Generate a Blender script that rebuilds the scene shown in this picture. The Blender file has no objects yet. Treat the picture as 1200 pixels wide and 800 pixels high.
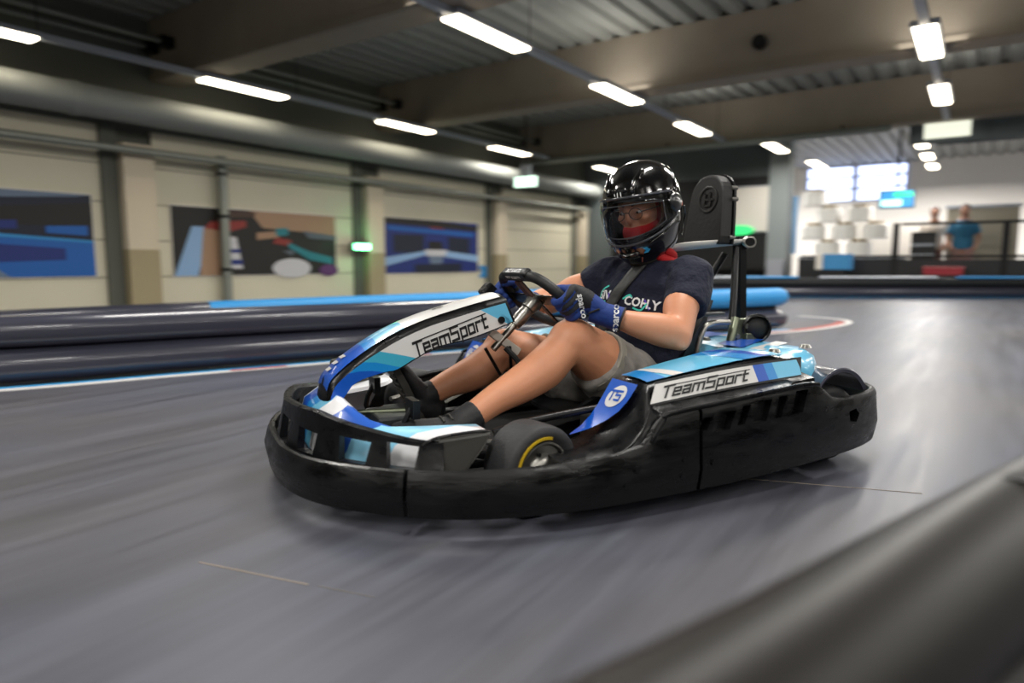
import bpy, bmesh, math, random
from mathutils import Vector, Matrix, Euler
from mathutils.bvhtree import BVHTree
random.seed(4)
V = Vector
PI = math.pi
C = bpy.context.scene.collection
SC = bpy.context.scene

# ------------------------------------------------------------------ materials
def lin(h):
    h = h.lstrip('#')
    o = []
    for i in (0, 2, 4):
        c = int(h[i:i+2], 16) / 255
        o.append(c / 12.92 if c <= .04045 else ((c + .055) / 1.055) ** 2.4)
    return (*o, 1)
MATS = {}
def mat(name, col, rough=.5, metal=0., coat=0., bump=0., bscale=40., var=0., vscale=8., emit=None, es=0., stretch=None, rvar=0., sss=0.):
    if name in MATS: return MATS[name]
    m = bpy.data.materials.new(name); m.use_nodes = True
    nt = m.node_tree; b = nt.nodes['Principled BSDF']
    b.inputs['Base Color'].default_value = lin(col)
    b.inputs['Roughness'].default_value = rough
    b.inputs['Metallic'].default_value = metal
    b.inputs['Coat Weight'].default_value = coat
    b.inputs['Coat Roughness'].default_value = .08
    if sss:
        b.inputs['Subsurface Weight'].default_value = sss
        b.inputs['Subsurface Radius'].default_value = (.012, .005, .003)
        b.inputs['Subsurface Scale'].default_value = 1
    if emit:
        b.inputs['Emission Color'].default_value = lin(emit); b.inputs['Emission Strength'].default_value = es
    if bump or var or rvar:
        tc = nt.nodes.new('ShaderNodeTexCoord'); mp = nt.nodes.new('ShaderNodeMapping')
        nt.links.new(tc.outputs['Object'], mp.inputs['Vector'])
        if stretch: mp.inputs['Scale'].default_value = stretch
    if bump:
        n = nt.nodes.new('ShaderNodeTexNoise'); n.inputs['Scale'].default_value = bscale; n.inputs['Detail'].default_value = 4
        bp = nt.nodes.new('ShaderNodeBump'); bp.inputs['Strength'].default_value = bump; bp.inputs['Distance'].default_value = .01
        nt.links.new(mp.outputs[0], n.inputs['Vector']); nt.links.new(n.outputs['Fac'], bp.inputs['Height']); nt.links.new(bp.outputs[0], b.inputs['Normal'])
    if var or rvar:
        n = nt.nodes.new('ShaderNodeTexNoise'); n.inputs['Scale'].default_value = vscale; n.inputs['Detail'].default_value = 5
        nt.links.new(mp.outputs[0], n.inputs['Vector'])
        if var:
            mx = nt.nodes.new('ShaderNodeMapRange'); mx.inputs[1].default_value = .3; mx.inputs[2].default_value = .7
            mx.inputs[3].default_value = 1 - var; mx.inputs[4].default_value = 1 + var
            nt.links.new(n.outputs['Fac'], mx.inputs[0])
            vm = nt.nodes.new('ShaderNodeVectorMath'); vm.operation = 'SCALE'; vm.inputs[0].default_value = lin(col)[:3]
            nt.links.new(mx.outputs[0], vm.inputs['Scale']); nt.links.new(vm.outputs[0], b.inputs['Base Color'])
        if rvar:
            mr = nt.nodes.new('ShaderNodeMapRange'); mr.inputs[1].default_value = .3; mr.inputs[2].default_value = .7
            mr.inputs[3].default_value = max(.02, rough - rvar); mr.inputs[4].default_value = rough + rvar
            nt.links.new(n.outputs['Fac'], mr.inputs[0]); nt.links.new(mr.outputs[0], b.inputs['Roughness'])
    MATS[name] = m
    return m

def glass(name, tint=(.8, .8, .82), gl=.12, alpha=.75):
    m = bpy.data.materials.new(name); m.use_nodes = True; nt = m.node_tree
    for n in list(nt.nodes): nt.nodes.remove(n)
    out = nt.nodes.new('ShaderNodeOutputMaterial'); t = nt.nodes.new('ShaderNodeBsdfTransparent'); t.inputs[0].default_value = (*tint, 1)
    g = nt.nodes.new('ShaderNodeBsdfGlossy'); g.inputs['Roughness'].default_value = .05; g.inputs[0].default_value = (1, 1, 1, 1)
    fr = nt.nodes.new('ShaderNodeFresnel'); fr.inputs[0].default_value = 1.5
    mx = nt.nodes.new('ShaderNodeMixShader')
    nt.links.new(fr.outputs[0], mx.inputs[0]); nt.links.new(t.outputs[0], mx.inputs[1]); nt.links.new(g.outputs[0], mx.inputs[2]); nt.links.new(mx.outputs[0], out.inputs[0])
    MATS[name] = m
    return m

# ------------------------------------------------------------------ mesh builder
def catmull(pts, n):
    pts = [V(p) for p in pts]
    if n <= 1 or len(pts) < 3: return pts
    out = []
    for i in range(len(pts) - 1):
        p0 = pts[max(i-1, 0)]; p1 = pts[i]; p2 = pts[i+1]; p3 = pts[min(i+2, len(pts)-1)]
        for k in range(n):
            t = k / n
            out.append(.5 * ((2*p1) + (p2-p0)*t + (2*p0-5*p1+4*p2-p3)*t*t + (3*p1-p0-3*p2+p3)*t**3))
    out.append(pts[-1]); return out

class MB:
    def __init__(s): s.v = []; s.f = []; s.m = []
    def add(s, vs, fs, mi=0):
        o = len(s.v); s.v += [V(v) for v in vs]
        for f in fs: s.f.append([o+i for i in f]); s.m.append(mi)
        return s
    def loft(s, rings, closed=True, cap=True, mi=0):
        n = len(rings[0]); vs = [p for r in rings for p in r]; fs = []
        for i in range(len(rings)-1):
            for j in range(n if closed else n-1):
                a = i*n+j; b = i*n+(j+1) % n
                fs.append([a, b, b+n, a+n])
        if cap and closed:
            fs.append(list(range(n))[::-1]); fs.append([(len(rings)-1)*n+j for j in range(n)])
        return s.add(vs, fs, mi)
    def tube(s, pts, r, seg=12, sm=1, rnd=False, flat=None, mi=0, up=None, closed=False):
        """swept round (or elliptical, flat=(a,b) with reference direction up) tube; r scalar or list"""
        pts0 = [V(p) for p in pts]
        rl = r if isinstance(r, (list, tuple)) else [r]*len(pts0)
        if sm > 1 and len(pts0) > 2:
            q = catmull([(p.x, p.y, p.z) for p in pts0], sm)
            rr = []
            for i in range(len(pts0)-1):
                for k in range(sm): rr.append(rl[i]+(rl[i+1]-rl[i])*(k/sm))
            rr.append(rl[-1]); pts0, rl = q, rr
        if rnd:
            # hemispherical ends
            d0 = (pts0[0]-pts0[1]).normalized(); d1 = (pts0[-1]-pts0[-2]).normalized(); a = []; b = []
            r0, r1 = rl[0], rl[-1]
            for t in (80, 60, 35): a.append((pts0[0]+d0*r0*math.sin(math.radians(t)), r0*math.cos(math.radians(t))))
            for t in (35, 60, 80): b.append((pts0[-1]+d1*r1*math.sin(math.radians(t)), r1*math.cos(math.radians(t))))
            pts0 = [p for p, _ in a]+list(pts0)+[p for p, _ in b]; rl = [x for _, x in a]+list(rl)+[x for _, x in b]
        rings = []; T0 = None; U = V(up).normalized() if up else None
        for i, p in enumerate(pts0):
            t = (pts0[min(i+1, len(pts0)-1)]-pts0[max(i-1, 0)]).normalized()
            if closed and i in (0, len(pts0)-1): t = (pts0[1]-pts0[-2]).normalized()
            if U is not None:
                x = U - t*U.dot(t)
                if x.length < 1e-4: x = t.orthogonal()
                x.normalize()
            else:
                if T0 is None: x = t.orthogonal().normalized()
                else:
                    x = X0 - t*X0.dot(t); x.normalize()
                T0 = t; X0 = x
            y = t.cross(x)
            fa, fb = flat if flat else (1, 1)
            rings.append([p+(x*math.cos(2*PI*j/seg)*fa+y*math.sin(2*PI*j/seg)*fb)*rl[i] for j in range(seg)])
        return s.loft(rings, True, not closed, mi)
    def box(s, c, d, rot=None, mi=0):
        c = V(c); x, y, z = d[0]/2, d[1]/2, d[2]/2
        M = rot if rot else Matrix.Identity(3)
        vs = [c+M @ V((a*x, b*y, e*z)) for a in (-1, 1) for b in (-1, 1) for e in (-1, 1)]
        return s.add(vs, [[0, 1, 3, 2], [4, 6, 7, 5], [0, 4, 5, 1], [2, 3, 7, 6], [0, 2, 6, 4], [1, 5, 7, 3]], mi)
    def prism(s, poly, off, mi=0):
        off = V(off); n = len(poly); a = [V(p) for p in poly]
        s.add(a+[p+off for p in a], [list(range(n))[::-1], [n+i for i in range(n)]]+[[i, (i+1) % n, n+(i+1) % n, n+i] for i in range(n)], mi)
        return s
    def rev(s, prof, c, ax, seg=32, mi=0, arc=(0, 2*PI), ref=None):
        c = V(c); ax = V(ax).normalized(); x = V(ref) if ref else ax.orthogonal(); x = (x-ax*x.dot(ax)).normalized(); y = ax.cross(x)
        full = abs(arc[1]-arc[0]-2*PI) < 1e-6
        n = seg if full else seg+1
        rings = [[c+ax*h+(x*math.cos(arc[0]+(arc[1]-arc[0])*j/seg)+y*math.sin(arc[0]+(arc[1]-arc[0])*j/seg))*r for j in range(n)] for r, h in prof]
        return s.loft(rings, full, False, mi)
    def ell(s, c, r, M=None, seg=24, rg=14, mi=0):
        c = V(c); M = M or Matrix.Identity(3); rings = []
        for i in range(1, rg):
            a = PI*i/rg
            rings.append([c+M @ V((r[0]*math.sin(a)*math.cos(2*PI*j/seg), r[1]*math.sin(a)*math.sin(2*PI*j/seg), r[2]*math.cos(a))) for j in range(seg)])
        return s.loft(rings, True, True, mi)
    def xf(s, M):
        s.v = [M @ v for v in s.v]; return s
    def data(s, name, mats, smooth=False, angle=None):
        me = bpy.data.meshes.new(name); me.from_pydata([tuple(v) for v in s.v], [], s.f)
        for m in (mats if isinstance(mats, (list, tuple)) else [mats]): me.materials.append(m)
        for p, mi in zip(me.polygons, s.m): p.material_index = mi
        bm = bmesh.new(); bm.from_mesh(me); bmesh.ops.recalc_face_normals(bm, faces=bm.faces); bm.to_mesh(me); bm.free()
        if smooth:
            for p in me.polygons: p.use_smooth = True
            if angle is not None: me.set_sharp_from_angle(angle=math.radians(angle))
        me.update(); return me

def link(name, me, parent=None):
    o = bpy.data.objects.new(name, me); C.objects.link(o)
    if parent: o.parent = parent
    return o
def tag(o, label=None, cat=None, group=None, kind=None):
    if label: o['label'] = label
    if cat: o['category'] = cat
    if group: o['group'] = group
    if kind: o['kind'] = kind
    return o
def bev(o, w, seg=2, ang=40):
    m = o.modifiers.new('b', 'BEVEL'); m.width = w; m.segments = seg; m.limit_method = 'ANGLE'; m.angle_limit = math.radians(ang)
    return o
def sub(o, n=1):
    m = o.modifiers.new('s', 'SUBSURF'); m.levels = n; m.render_levels = n; return o
def baked(me_src, mods):
    """evaluate modifiers on a mesh, give back a new mesh"""
    o = bpy.data.objects.new('tmp', me_src); C.objects.link(o)
    for typ, kw in mods:
        m = o.modifiers.new('m', typ)
        for k, v in kw.items(): setattr(m, k, v)
    dg = bpy.context.evaluated_depsgraph_get(); dg.update()
    me = bpy.data.meshes.new_from_object(o.evaluated_get(dg)); bpy.data.objects.remove(o)
    return me
def organic(mb, mats, voxel=.008, it=6, fac=.5, paint=None):
    me = mb.data('organic', mats)
    me2 = baked(me, [('REMESH', dict(mode='VOXEL', voxel_size=voxel, use_smooth_shade=True)), ('SMOOTH', dict(iterations=it, factor=fac))])
    me2.materials.clear()
    for m in (mats if isinstance(mats, (list, tuple)) else [mats]): me2.materials.append(m)
    for p in me2.polygons:
        p.use_smooth = True
        p.material_index = paint(p.center, p.normal) if paint else 0
    return me2
def boolean(me, cutters_mb, matl):
    cm = cutters_mb.data('cut', matl); co = bpy.data.objects.new('cut', cm); C.objects.link(co)
    r = baked(me, [('BOOLEAN', dict(operation='DIFFERENCE', object=co, solver='EXACT'))])
    bpy.data.objects.remove(co); return r
def text_pts(string, size=1., ext=0., bold=0., shear=0.):
    cu = bpy.data.curves.new('t', 'FONT'); cu.body = string; cu.size = size; cu.align_x = 'CENTER'; cu.align_y = 'CENTER'; cu.offset = bold; cu.shear = shear
    cu.resolution_u = 2
    o = bpy.data.objects.new('t', cu); C.objects.link(o)
    dg = bpy.context.evaluated_depsgraph_get(); dg.update()
    me = bpy.data.meshes.new_from_object(o.evaluated_get(dg)); bpy.data.objects.remove(o)
    vs = [tuple(v.co) for v in me.vertices]; fs = [list(p.vertices) for p in me.polygons]
    return vs, fs
def put_text(mb, vs, fs, origin, right, up, n, lift=.002, mi=0):
    o = V(origin); r = V(right).normalized(); u = V(up).normalized(); nn = V(n).normalized()
    a = [o+r*x+u*y+nn*lift for x, y, z in vs]
    mb.add(a, fs, mi)
    return mb
# squared-off italic stroke lettering
GL = {'T': (1.0, [[(0, 1), (1.05, 1)], [(.42, 1), (.42, 0)]]), 'e': (.85, [[(.7, 0), (0, 0), (0, .66), (.7, .66), (.7, .33), (0, .33)]]),
      'a': (.85, [[(0, .66), (.7, .66), (.7, 0), (0, 0), (0, .33), (.7, .33)]]), 'm': (1.3, [[(0, 0), (0, .66), (1.15, .66), (1.15, 0)], [(.58, .66), (.58, 0)]]),
      'S': (1.05, [[(.95, 1), (0, 1), (0, .55), (.85, .55), (.85, 0), (0, 0)]]), 'p': (.85, [[(0, -.32), (0, .66), (.7, .66), (.7, 0), (0, 0)]]),
      'o': (.85, [[(0, 0), (0, .66), (.7, .66), (.7, 0), (0, 0)]]), 'r': (.7, [[(0, 0), (0, .66), (.55, .66)]]), 't': (.6, [[(.1, 1), (.1, 0), (.5, 0)], [(-.05, .66), (.5, .66)]])}
def stroke(string, w=.16, bar=True, shear=.12, gap=.05):
    vs = []; fs = []; x0 = 0
    def quad(a, b, w):
        a = V((*a, 0)); b = V((*b, 0)); d = (b-a).normalized(); n = V((-d.y, d.x, 0))*w/2; a = a-d*w/2; b = b+d*w/2
        o = len(vs); vs.extend([a-n, b-n, b+n, a+n]); fs.append([o, o+1, o+2, o+3])
    for ch in string:
        wd, ps = GL[ch]
        for p in ps:
            for a, b in zip(p, p[1:]): quad((a[0]+x0, a[1]), (b[0]+x0, b[1]), w)
        x0 += wd+gap+w*.6
    if bar: quad((0.2, 1.0+w*.3), (x0-.2, 1.0+w*.3), w*.45)
    return [(v.x+v.y*shear-x0/2, v.y-.5, 0) for v in vs], fs, x0

# ------------------------------------------------------------------ palette
M_floor = mat('floor_paint', '#5c5d61', .34)
M_black = mat('black_plastic', '#08080a', .32, bump=.08, bscale=60, rvar=.1, vscale=25)
M_scuff = mat('scuffed_black_plastic', '#09090a', .33, bump=.14, bscale=22, var=.5, vscale=10, stretch=(1, 1, 3.5), rvar=.16)
M_dark = mat('dark_steel', '#141416', .35, metal=.4)
M_matte = mat('matte_black', '#0b0b0c', .7)
M_rub = mat('tyre_rubber', '#29292b', .62, bump=.15, bscale=80)
M_chrome = mat('brushed_alloy', '#a3a19b', .34, metal=1.)
M_zinc = mat('zinc_plated_steel', '#7e8470', .35, metal=.9)
M_white = mat('white_sticker', '#d9d8d6', .3, coat=.5)
M_blue = mat('royal_blue_sticker', '#1252b8', .28, coat=.6)
M_mid = mat('mid_blue_sticker', '#1786cf', .28, coat=.6)
M_cyan = mat('sky_blue_sticker', '#66bbe0', .28, coat=.6)
M_teal = mat('teal_blue_sticker', '#3fa7c4', .3, coat=.5)
M_ink = mat('black_print', '#121214', .5)
M_wink = mat('white_print', '#e3e3e3', .5)
M_yel = mat('yellow_tyre_print', '#c9a81e', .5)
M_skin = mat('skin', '#c98b69', .5, bump=.05, bscale=90, var=.07, vscale=9, sss=.12)
M_shirt = mat('navy_cotton', '#0b1127', .9, bump=.5, bscale=14)
M_short = mat('grey_denim', '#7c7873', .9, bump=.5, bscale=16, var=.25, vscale=14)
M_glove = mat('blue_glove_fabric', '#17367c', .75, bump=.3, bscale=50)
M_gblk = mat('black_glove_fabric', '#15161b', .7, bump=.3, bscale=50)
M_shoe = mat('black_shoe', '#17171a', .65, bump=.2, bscale=60)
M_sole = mat('dark_grey_sole', '#3d3b37', .75)
M_red = mat('red_balaclava', '#b3161c', .8, bump=.4, bscale=25)
M_helm = mat('gloss_black_shell', '#050506', .12, coat=1.)
M_seat = mat('seat_black', '#101012', .42)
M_brown = mat('brown_leather', '#4a2c22', .6)
M_visor = glass('clear_visor', (.9, .9, .92))
M_lens = glass('spectacle_glass', (.95, .95, .95))

for n_ in M_shirt.node_tree.nodes:
    if n_.type == 'BUMP': n_.inputs['Strength'].default_value = .9; n_.inputs['Distance'].default_value = .03
for m_, l_ in ((M_black, .36), (M_scuff, .36)): m_.node_tree.nodes['Principled BSDF'].inputs['Specular IOR Level'].default_value = .36
# ================================================================== CAMERA
F = 792.; PITCH = math.atan(94/F); H = .63
cd = bpy.data.cameras.new('camera'); cam = bpy.data.objects.new('camera', cd); C.objects.link(cam)
cd.sensor_width = 36; cd.lens = F/1200*36; cam.location = (0, 0, H); cam.rotation_euler = (PI/2-PITCH, 0, 0)
cd.dof.use_dof = True; cd.dof.focus_distance = 2.05; cd.dof.aperture_fstop = 1.5; cd.dof.aperture_ratio = .6; cd.clip_start = .02
SC.camera = cam

# ================================================================== HALL
D1 = V((.5666, .824, 0)).normalized(); D2 = V((-D1.y, D1.x, 0)); RA = math.atan2(D1.y, D1.x)
def RW(s, w, z=0): return D1*s+D2*w+V((0, 0, z))
def room(name, mb, m, base=(0, 0, 0), label=None, cat=None, group=None, kind=None, parent=None, smooth=False, angle=35):
    """mesh given in hall coordinates (along, across, up); its object sits at base"""
    mb.v = [v-V(base) for v in mb.v]
    o = link(name, mb.data(name, m, smooth, angle), parent)
    if parent is None:
        o.location = RW(*base); o.rotation_euler = (0, 0, RA)
    return tag(o, label, cat, group, kind)
def rempty(name, base, label, cat, group=None):
    o = link(name, None); o.location = RW(*base); o.rotation_euler = (0, 0, RA); tag(o, label, cat, group); o['_b'] = base; return o
def rpart(name, mb, m, par, smooth=False):
    return room(name, mb, m, tuple(par['_b']), parent=par, smooth=smooth)

# floor with rubber streaks and sheen
def floor_mat():
    m = M_floor; nt = m.node_tree; b = nt.nodes['Principled BSDF']
    tc = nt.nodes.new('ShaderNodeTexCoord')
    mp = nt.nodes.new('ShaderNodeMapping'); mp.inputs['Rotation'].default_value = (0, 0, math.radians(-12)); mp.inputs['Scale'].default_value = (.5, 6.5, 1)
    mp2 = nt.nodes.new('ShaderNodeMapping'); mp2.inputs['Scale'].default_value = (.5, .8, 1)
    n1 = nt.nodes.new('ShaderNodeTexNoise'); n1.inputs['Scale'].default_value = 1.6; n1.inputs['Detail'].default_value = 7; n1.inputs['Roughness'].default_value = .65
    n2 = nt.nodes.new('ShaderNodeTexNoise'); n2.inputs['Scale'].default_value = 1.3; n2.inputs['Detail'].default_value = 3
    nt.links.new(tc.outputs['Object'], mp.inputs[0]); nt.links.new(tc.outputs['Object'], mp2.inputs[0])
    nt.links.new(mp.outputs[0], n1.inputs['Vector']); nt.links.new(mp2.outputs[0], n2.inputs['Vector'])
    r = nt.nodes.new('ShaderNodeValToRGB'); r.color_ramp.elements[0].position = .3; r.color_ramp.elements[0].color = lin('#4b4c52')
    r.color_ramp.elements[1].position = .72; r.color_ramp.elements[1].color = lin('#696b74')
    r2 = nt.nodes.new('ShaderNodeValToRGB'); r2.color_ramp.elements[0].position = .35; r2.color_ramp.elements[0].color = lin('#ece6e0')
    r2.color_ramp.elements[1].position = .68; r2.color_ramp.elements[1].color = lin('#dfe4f2')
    mx = nt.nodes.new('ShaderNodeMix'); mx.data_type = 'RGBA'; mx.blend_type = 'MULTIPLY'; mx.inputs[0].default_value = 1
    nt.links.new(n1.outputs['Fac'], r.inputs[0]); nt.links.new(n2.outputs['Fac'], r2.inputs[0])
    nt.links.new(r.outputs[0], mx.inputs[6]); nt.links.new(r2.outputs[0], mx.inputs[7]); nt.links.new(mx.outputs[2], b.inputs['Base Color'])
    mr = nt.nodes.new('ShaderNodeMapRange'); mr.inputs[1].default_value = .3; mr.inputs[2].default_value = .7; mr.inputs[3].default_value = .38; mr.inputs[4].default_value = .52
    nt.links.new(n1.outputs['Fac'], mr.inputs[0]); nt.links.new(mr.outputs[0], b.inputs['Roughness'])
    b.inputs['Specular IOR Level'].default_value = .34
floor_mat()
S0, S1, S2 = -8., 15.5, 23.    # back wall, far wall, lobby back wall
W0, W1 = -9., 8.5
room('floor', MB().box(((S0+S2)/2, (W0+W1)/2, -.05), (S2-S0, W1-W0, .1)), M_floor, kind='structure')
M_deck = mat('deck_steel', '#90918a', .6); M_conc = mat('beam_concrete', '#978c7c', .8, bump=.1, bscale=6, var=.08, vscale=2)
M_upper = mat('upper_wall', '#62645c', .8); M_cream = mat('cream_door_panel', '#dcd6bf', .6, var=.04, vscale=1); M_col = mat('cream_column', '#dccfb8', .75)
M_col2 = mat('tan_column_base', '#a99c7c', .75); M_dkwall = mat('dark_wall', '#5d6566', .75); M_blkwall = mat('black_wall_panel', '#0c0d0e', .6)
M_wht = mat('white_paint', '#e6e1d8', .7); M_seam = mat('panel_seam', '#8b8570', .8)
# corrugated roof deck running along the hall
d = MB(); prof = []; w = W0
while w < W1:
    prof += [(w, 3.5), (w+.12, 3.5), (w+.16, 3.56), (w+.24, 3.56), (w+.28, 3.5)]; w += .28
rings = [[V((s, a, b)) for a, b in prof] for s in (S0, S2)]
d.loft(rings, False, False)
d.box(((S0+S2)/2, (W0+W1)/2, 3.63), (S2-S0, W1-W0, .08))
room('ceiling', d, M_deck, kind='structure')
# left wall with its dock doors
wl = MB(); wl.box(((S0+S1)/2, W1+.15, 1.75), (S1-S0, .3, 3.5)); wl.box(((S0+S1)/2, W1+.0, 2.85), (S1-S0, .12, 1.3))
room('wall_left', wl, M_upper, kind='structure')
cols = [-3.6, .2, 4.2, 8.02, 11.62, 15.2]
for i, c in enumerate(cols):
    b = MB(); b.box((c+.04, W1-.12, 1.0), (.36, .24, 2.0)); b.box((c+.04, W1-.122, .385), (.364, .246, .77), mi=1); b.box((c-.23, W1-.05, 1.1), (.18, .12, 2.2), mi=2)  # dark strip on the column's left is its shade, built as a box
    room('trim_%d' % (i+1), b, [M_col, M_col2, M_upper], kind='structure')
for i in range(1, 5):
    a, b_ = cols[i]+.3, cols[i+1]-.3
    d = MB()
    for k in range(5): d.box(((a+b_)/2, W1-.03, .22+.44*k), (b_-a, .05, .425), mi=0)
    d.box(((a+b_)/2, W1-.015, 1.1), (b_-a, .04, 2.2), mi=1)
    o = room('door_%d' % i, d, [M_cream, M_seam], kind='structure')
# beams across the hall
for i, s in enumerate([-3.6, .45, 4.72, 8.5, 12.75]):
    hgt = .7
    b = MB(); b.box((s, (W0+W1)/2, 3.15), (.34, W1-W0, .72)); b.box((s, (W0+W1)/2, 2.83), (.40, W1-W0, .07))
    room('trim_%d' % (11+i), b, M_conc, kind='structure')
# far wall: left of the opening, with the grey pier, and the header above
fw = MB(); fw.box((S1+.1, 6.12, 1.75), (.2, 4.76, 3.5))
room('trim_17', MB().box((S1+.0, 3.62, 1.75), (.5, .40, 3.5)), mat('grey_pier', '#8f9798', .7), kind='structure')
room('wall_far', fw, M_dkwall, kind='structure')
hd = MB(); hd.box((12.95, -3.9, 2.96), (.1, 9.2, .95)); hd.box((13.1, -3.9, 2.55), (.35, 9.2, .1))
room('wall_header', hd, M_dkwall, kind='structure')
room('wall_right', MB().box(((S0+S2)/2, W0-.1, 1.8), (S2-S0, .2, 3.6)), M_upper, kind='structure')
room('wall_back', MB().box((S0-.1, (W0+W1)/2, 1.8), (.2, W1-W0, 3.6)), M_upper, kind='structure')
room('wall_lobby', MB().box((S2+.1, (W0+W1)/2, 1.8), (.2, W1-W0, 3.6)), M_wht, kind='structure')
room('wall_lobby_side', MB().box(((S1+S2)/2+.1, 6.3, 1.8), (S2-S1-.2, .2, 3.6)), M_wht, kind='structure')
# lobby windows letting in daylight
M_day = mat('daylight_pane', '#c8d4f4', .3, emit='#c9d6ff', es=2.2); M_frame = mat('window_frame_paint', '#9aa0a8', .5)
for i, (a, b_) in enumerate([(3.3, 4.6), (1.9, 3.2)]):
    w_ = MB(); w_.box((S2-.03, (a+b_)/2, 2.95), (.04, b_-a, 1.0)); 
    fr = MB()
    for z in (2.43, 2.8, 3.15, 3.47): fr.box((S2-.06, (a+b_)/2, z), (.07, b_-a+.05, .05))
    for y in (a, b_): fr.box((S2-.06, y, 2.95), (.07, .05, 1.04))
    room('window_%d' % (i+1), w_, M_day, kind='structure'); o = room('window_%d_frame' % (i+1), fr, M_frame, kind='structure')

# posters on the dock doors
PB = {k: mat('poster_'+k, c, .55) for k, c in dict(navy='#0c1730', blue='#1360b4', dblue='#162c78', sky='#2d8fd0', black='#16120f', white='#cfcfd4', tan='#a8876c', grey='#5b6470', red='#8e2f28', brown='#4a342a', teal='#1d7f8c', purple='#5d2f6c', lb='#8fb4dd', mist='#6b7d95').items()}
PK = list(PB)
def poster(s0, s1, z0, z1, shapes, label):
    base = ((s0+s1)/2, W1-.06, z0)
    e = rempty('poster', base, label, 'poster', 'large posters on the cream wall')
    rpart('backing', MB().box(((s0+s1)/2, W1-.065, (z0+z1)/2), (s1-s0+.03, .012, z1-z0+.03)), MATS['white_paint'], e)
    p = MB(); L = s1-s0; Z = z1-z0
    p.box(((s0+s1)/2, W1-.075, (z0+z1)/2), (L, .008, Z), mi=PK.index(shapes[0]))
    for i, (k, pts) in enumerate(shapes[1:]):
        yy = W1-.0805-.0008*i
        pp = [V((s0+u*L, yy, z0+v*Z)) for u, v in pts]
        p.add(pp, [list(range(len(pp)))], PK.index(k))
    rpart('print', p, list(PB.values()), e)
def el(cx, cy, a, b, n=20): return [(cx+a*math.cos(2*PI*i/n), cy+b*math.sin(2*PI*i/n)) for i in range(n)]
poster(.75, 3.75, .46, 1.38, ['navy', ('mist', [(0, 1), (0, .8), (.5, .86), (.95, .97), (1, 1)]), ('black', [(.3, .58), (.6, .78), (1, .9), (1, .62)]),
       ('blue', [(0, .5), (.3, .52), (.7, .48), (1, .42), (1, 0), (0, 0)]), ('dblue', [(.2, .3), (.5, .42), (.9, .34), (.9, .2), (.4, .14)]), ('sky', [(.2, .5), (.6, .52), (1, .44), (1, .41), (.6, .48), (.2, .46)]),
       ('dblue', [(.55, .62), (.75, .66), (.75, .56), (.55, .54)]), ('mist', [(.3, 0), (.5, .22), (.68, .1), (.72, 0)]), ('blue', [(.84, .6), (.98, .62), (.98, .5), (.84, .52)])],
       'wide dark blue poster of a blurred blue race track on the first cream door')
poster(4.68, 7.32, .44, 1.33, ['black', ('tan', [(.42, 1), (1, 1), (1, .66), (.8, .7), (.5, .74)]), ('lb', [(.0, 0), (.1, .72), (.2, .72), (.12, 0)]), ('tan', [(.13, 0), (.16, .7), (.26, .72), (.24, 0)]), ('white', [(.25, .1), (.25, .6), (.34, .58), (.37, .1)]),
       ('dblue', [(.25, .16), (.37, .16), (.37, .24), (.25, .24)]), ('dblue', [(.25, .34), (.36, .34), (.36, .4), (.25, .4)]), ('red', [(.16, .7), (.3, .66), (.4, .74), (.4, .84), (.2, .8)]), ('brown', [(.25, .86), (.45, .9), (.46, .98), (.25, .98)]),
       ('white', el(.68, .1, .13, .16)), ('tan', [(.46, .55), (.6, .6), (.6, .7), (.46, .66)]), ('red', [(.56, .5), (.68, .46), (.68, .56), (.58, .6)]), ('teal', [(.58, .62), (.66, .64), (.66, .76), (.58, .74)]), ('teal', [(.66, .52), (.8, .38), (.97, .28), (.97, .16), (.8, .24), (.66, .44)]),
       ('grey', [(.76, .72), (1, .66), (1, .58), (.8, .6)]), ('purple', el(.94, .06, .07, .1)), ('grey', [(.62, .38), (.7, .4), (.68, .3)])],
       'wide collage poster with tan, white and teal patches, behind the grey vertical pipe')
poster(8.33, 11.02, .42, 1.38, ['dblue', ('black', [(0, 1), (.5, 1), (1, .93), (1, .84), (.4, .88), (0, .9)]), ('blue', [(.05, .86), (.95, .8), (.95, .72), (.05, .78)]), ('navy', [(.1, .7), (.4, .72), (.4, .36), (.1, .38)]), ('navy', [(.65, .7), (.9, .68), (.9, .36), (.65, .36)]),
       ('lb', [(0, .28), (.42, .42), (.42, .34), (0, .12)]), ('lb', [(1, .34), (.62, .42), (.62, .3), (1, .2)]), ('white', [(.4, .44), (.64, .44), (.62, .32), (.42, .32)]), ('black', [(.44, .6), (.58, .6), (.6, .44), (.44, .44)]), ('mist', [(.44, .32), (.6, .32), (.58, .16), (.46, .16)]), ('navy', [(.3, .16), (.8, .18), (.8, 0), (.3, 0)]),
       ('red', [(.46, .88), (.6, .87), (.6, .84), (.46, .85)])],
       'wide blue poster of a kart seen head on, on the door after the green lamp')
# small blue arrow sign below third poster
ar = MB(); ar.prism([V((11.05, W1-.07, .30)), V((11.3, W1-.07, .30)), V((11.42, W1-.07, .42)), V((11.3, W1-.07, .54)), V((11.05, W1-.07, .54)), V((11.17, W1-.07, .42))], (0, -.01, 0))
room('arrow_sign', ar, MATS['poster_sky'], (11.2, W1-.07, .3), 'small light blue chevron sign at the lower corner of the blue kart poster', 'sign')
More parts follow.
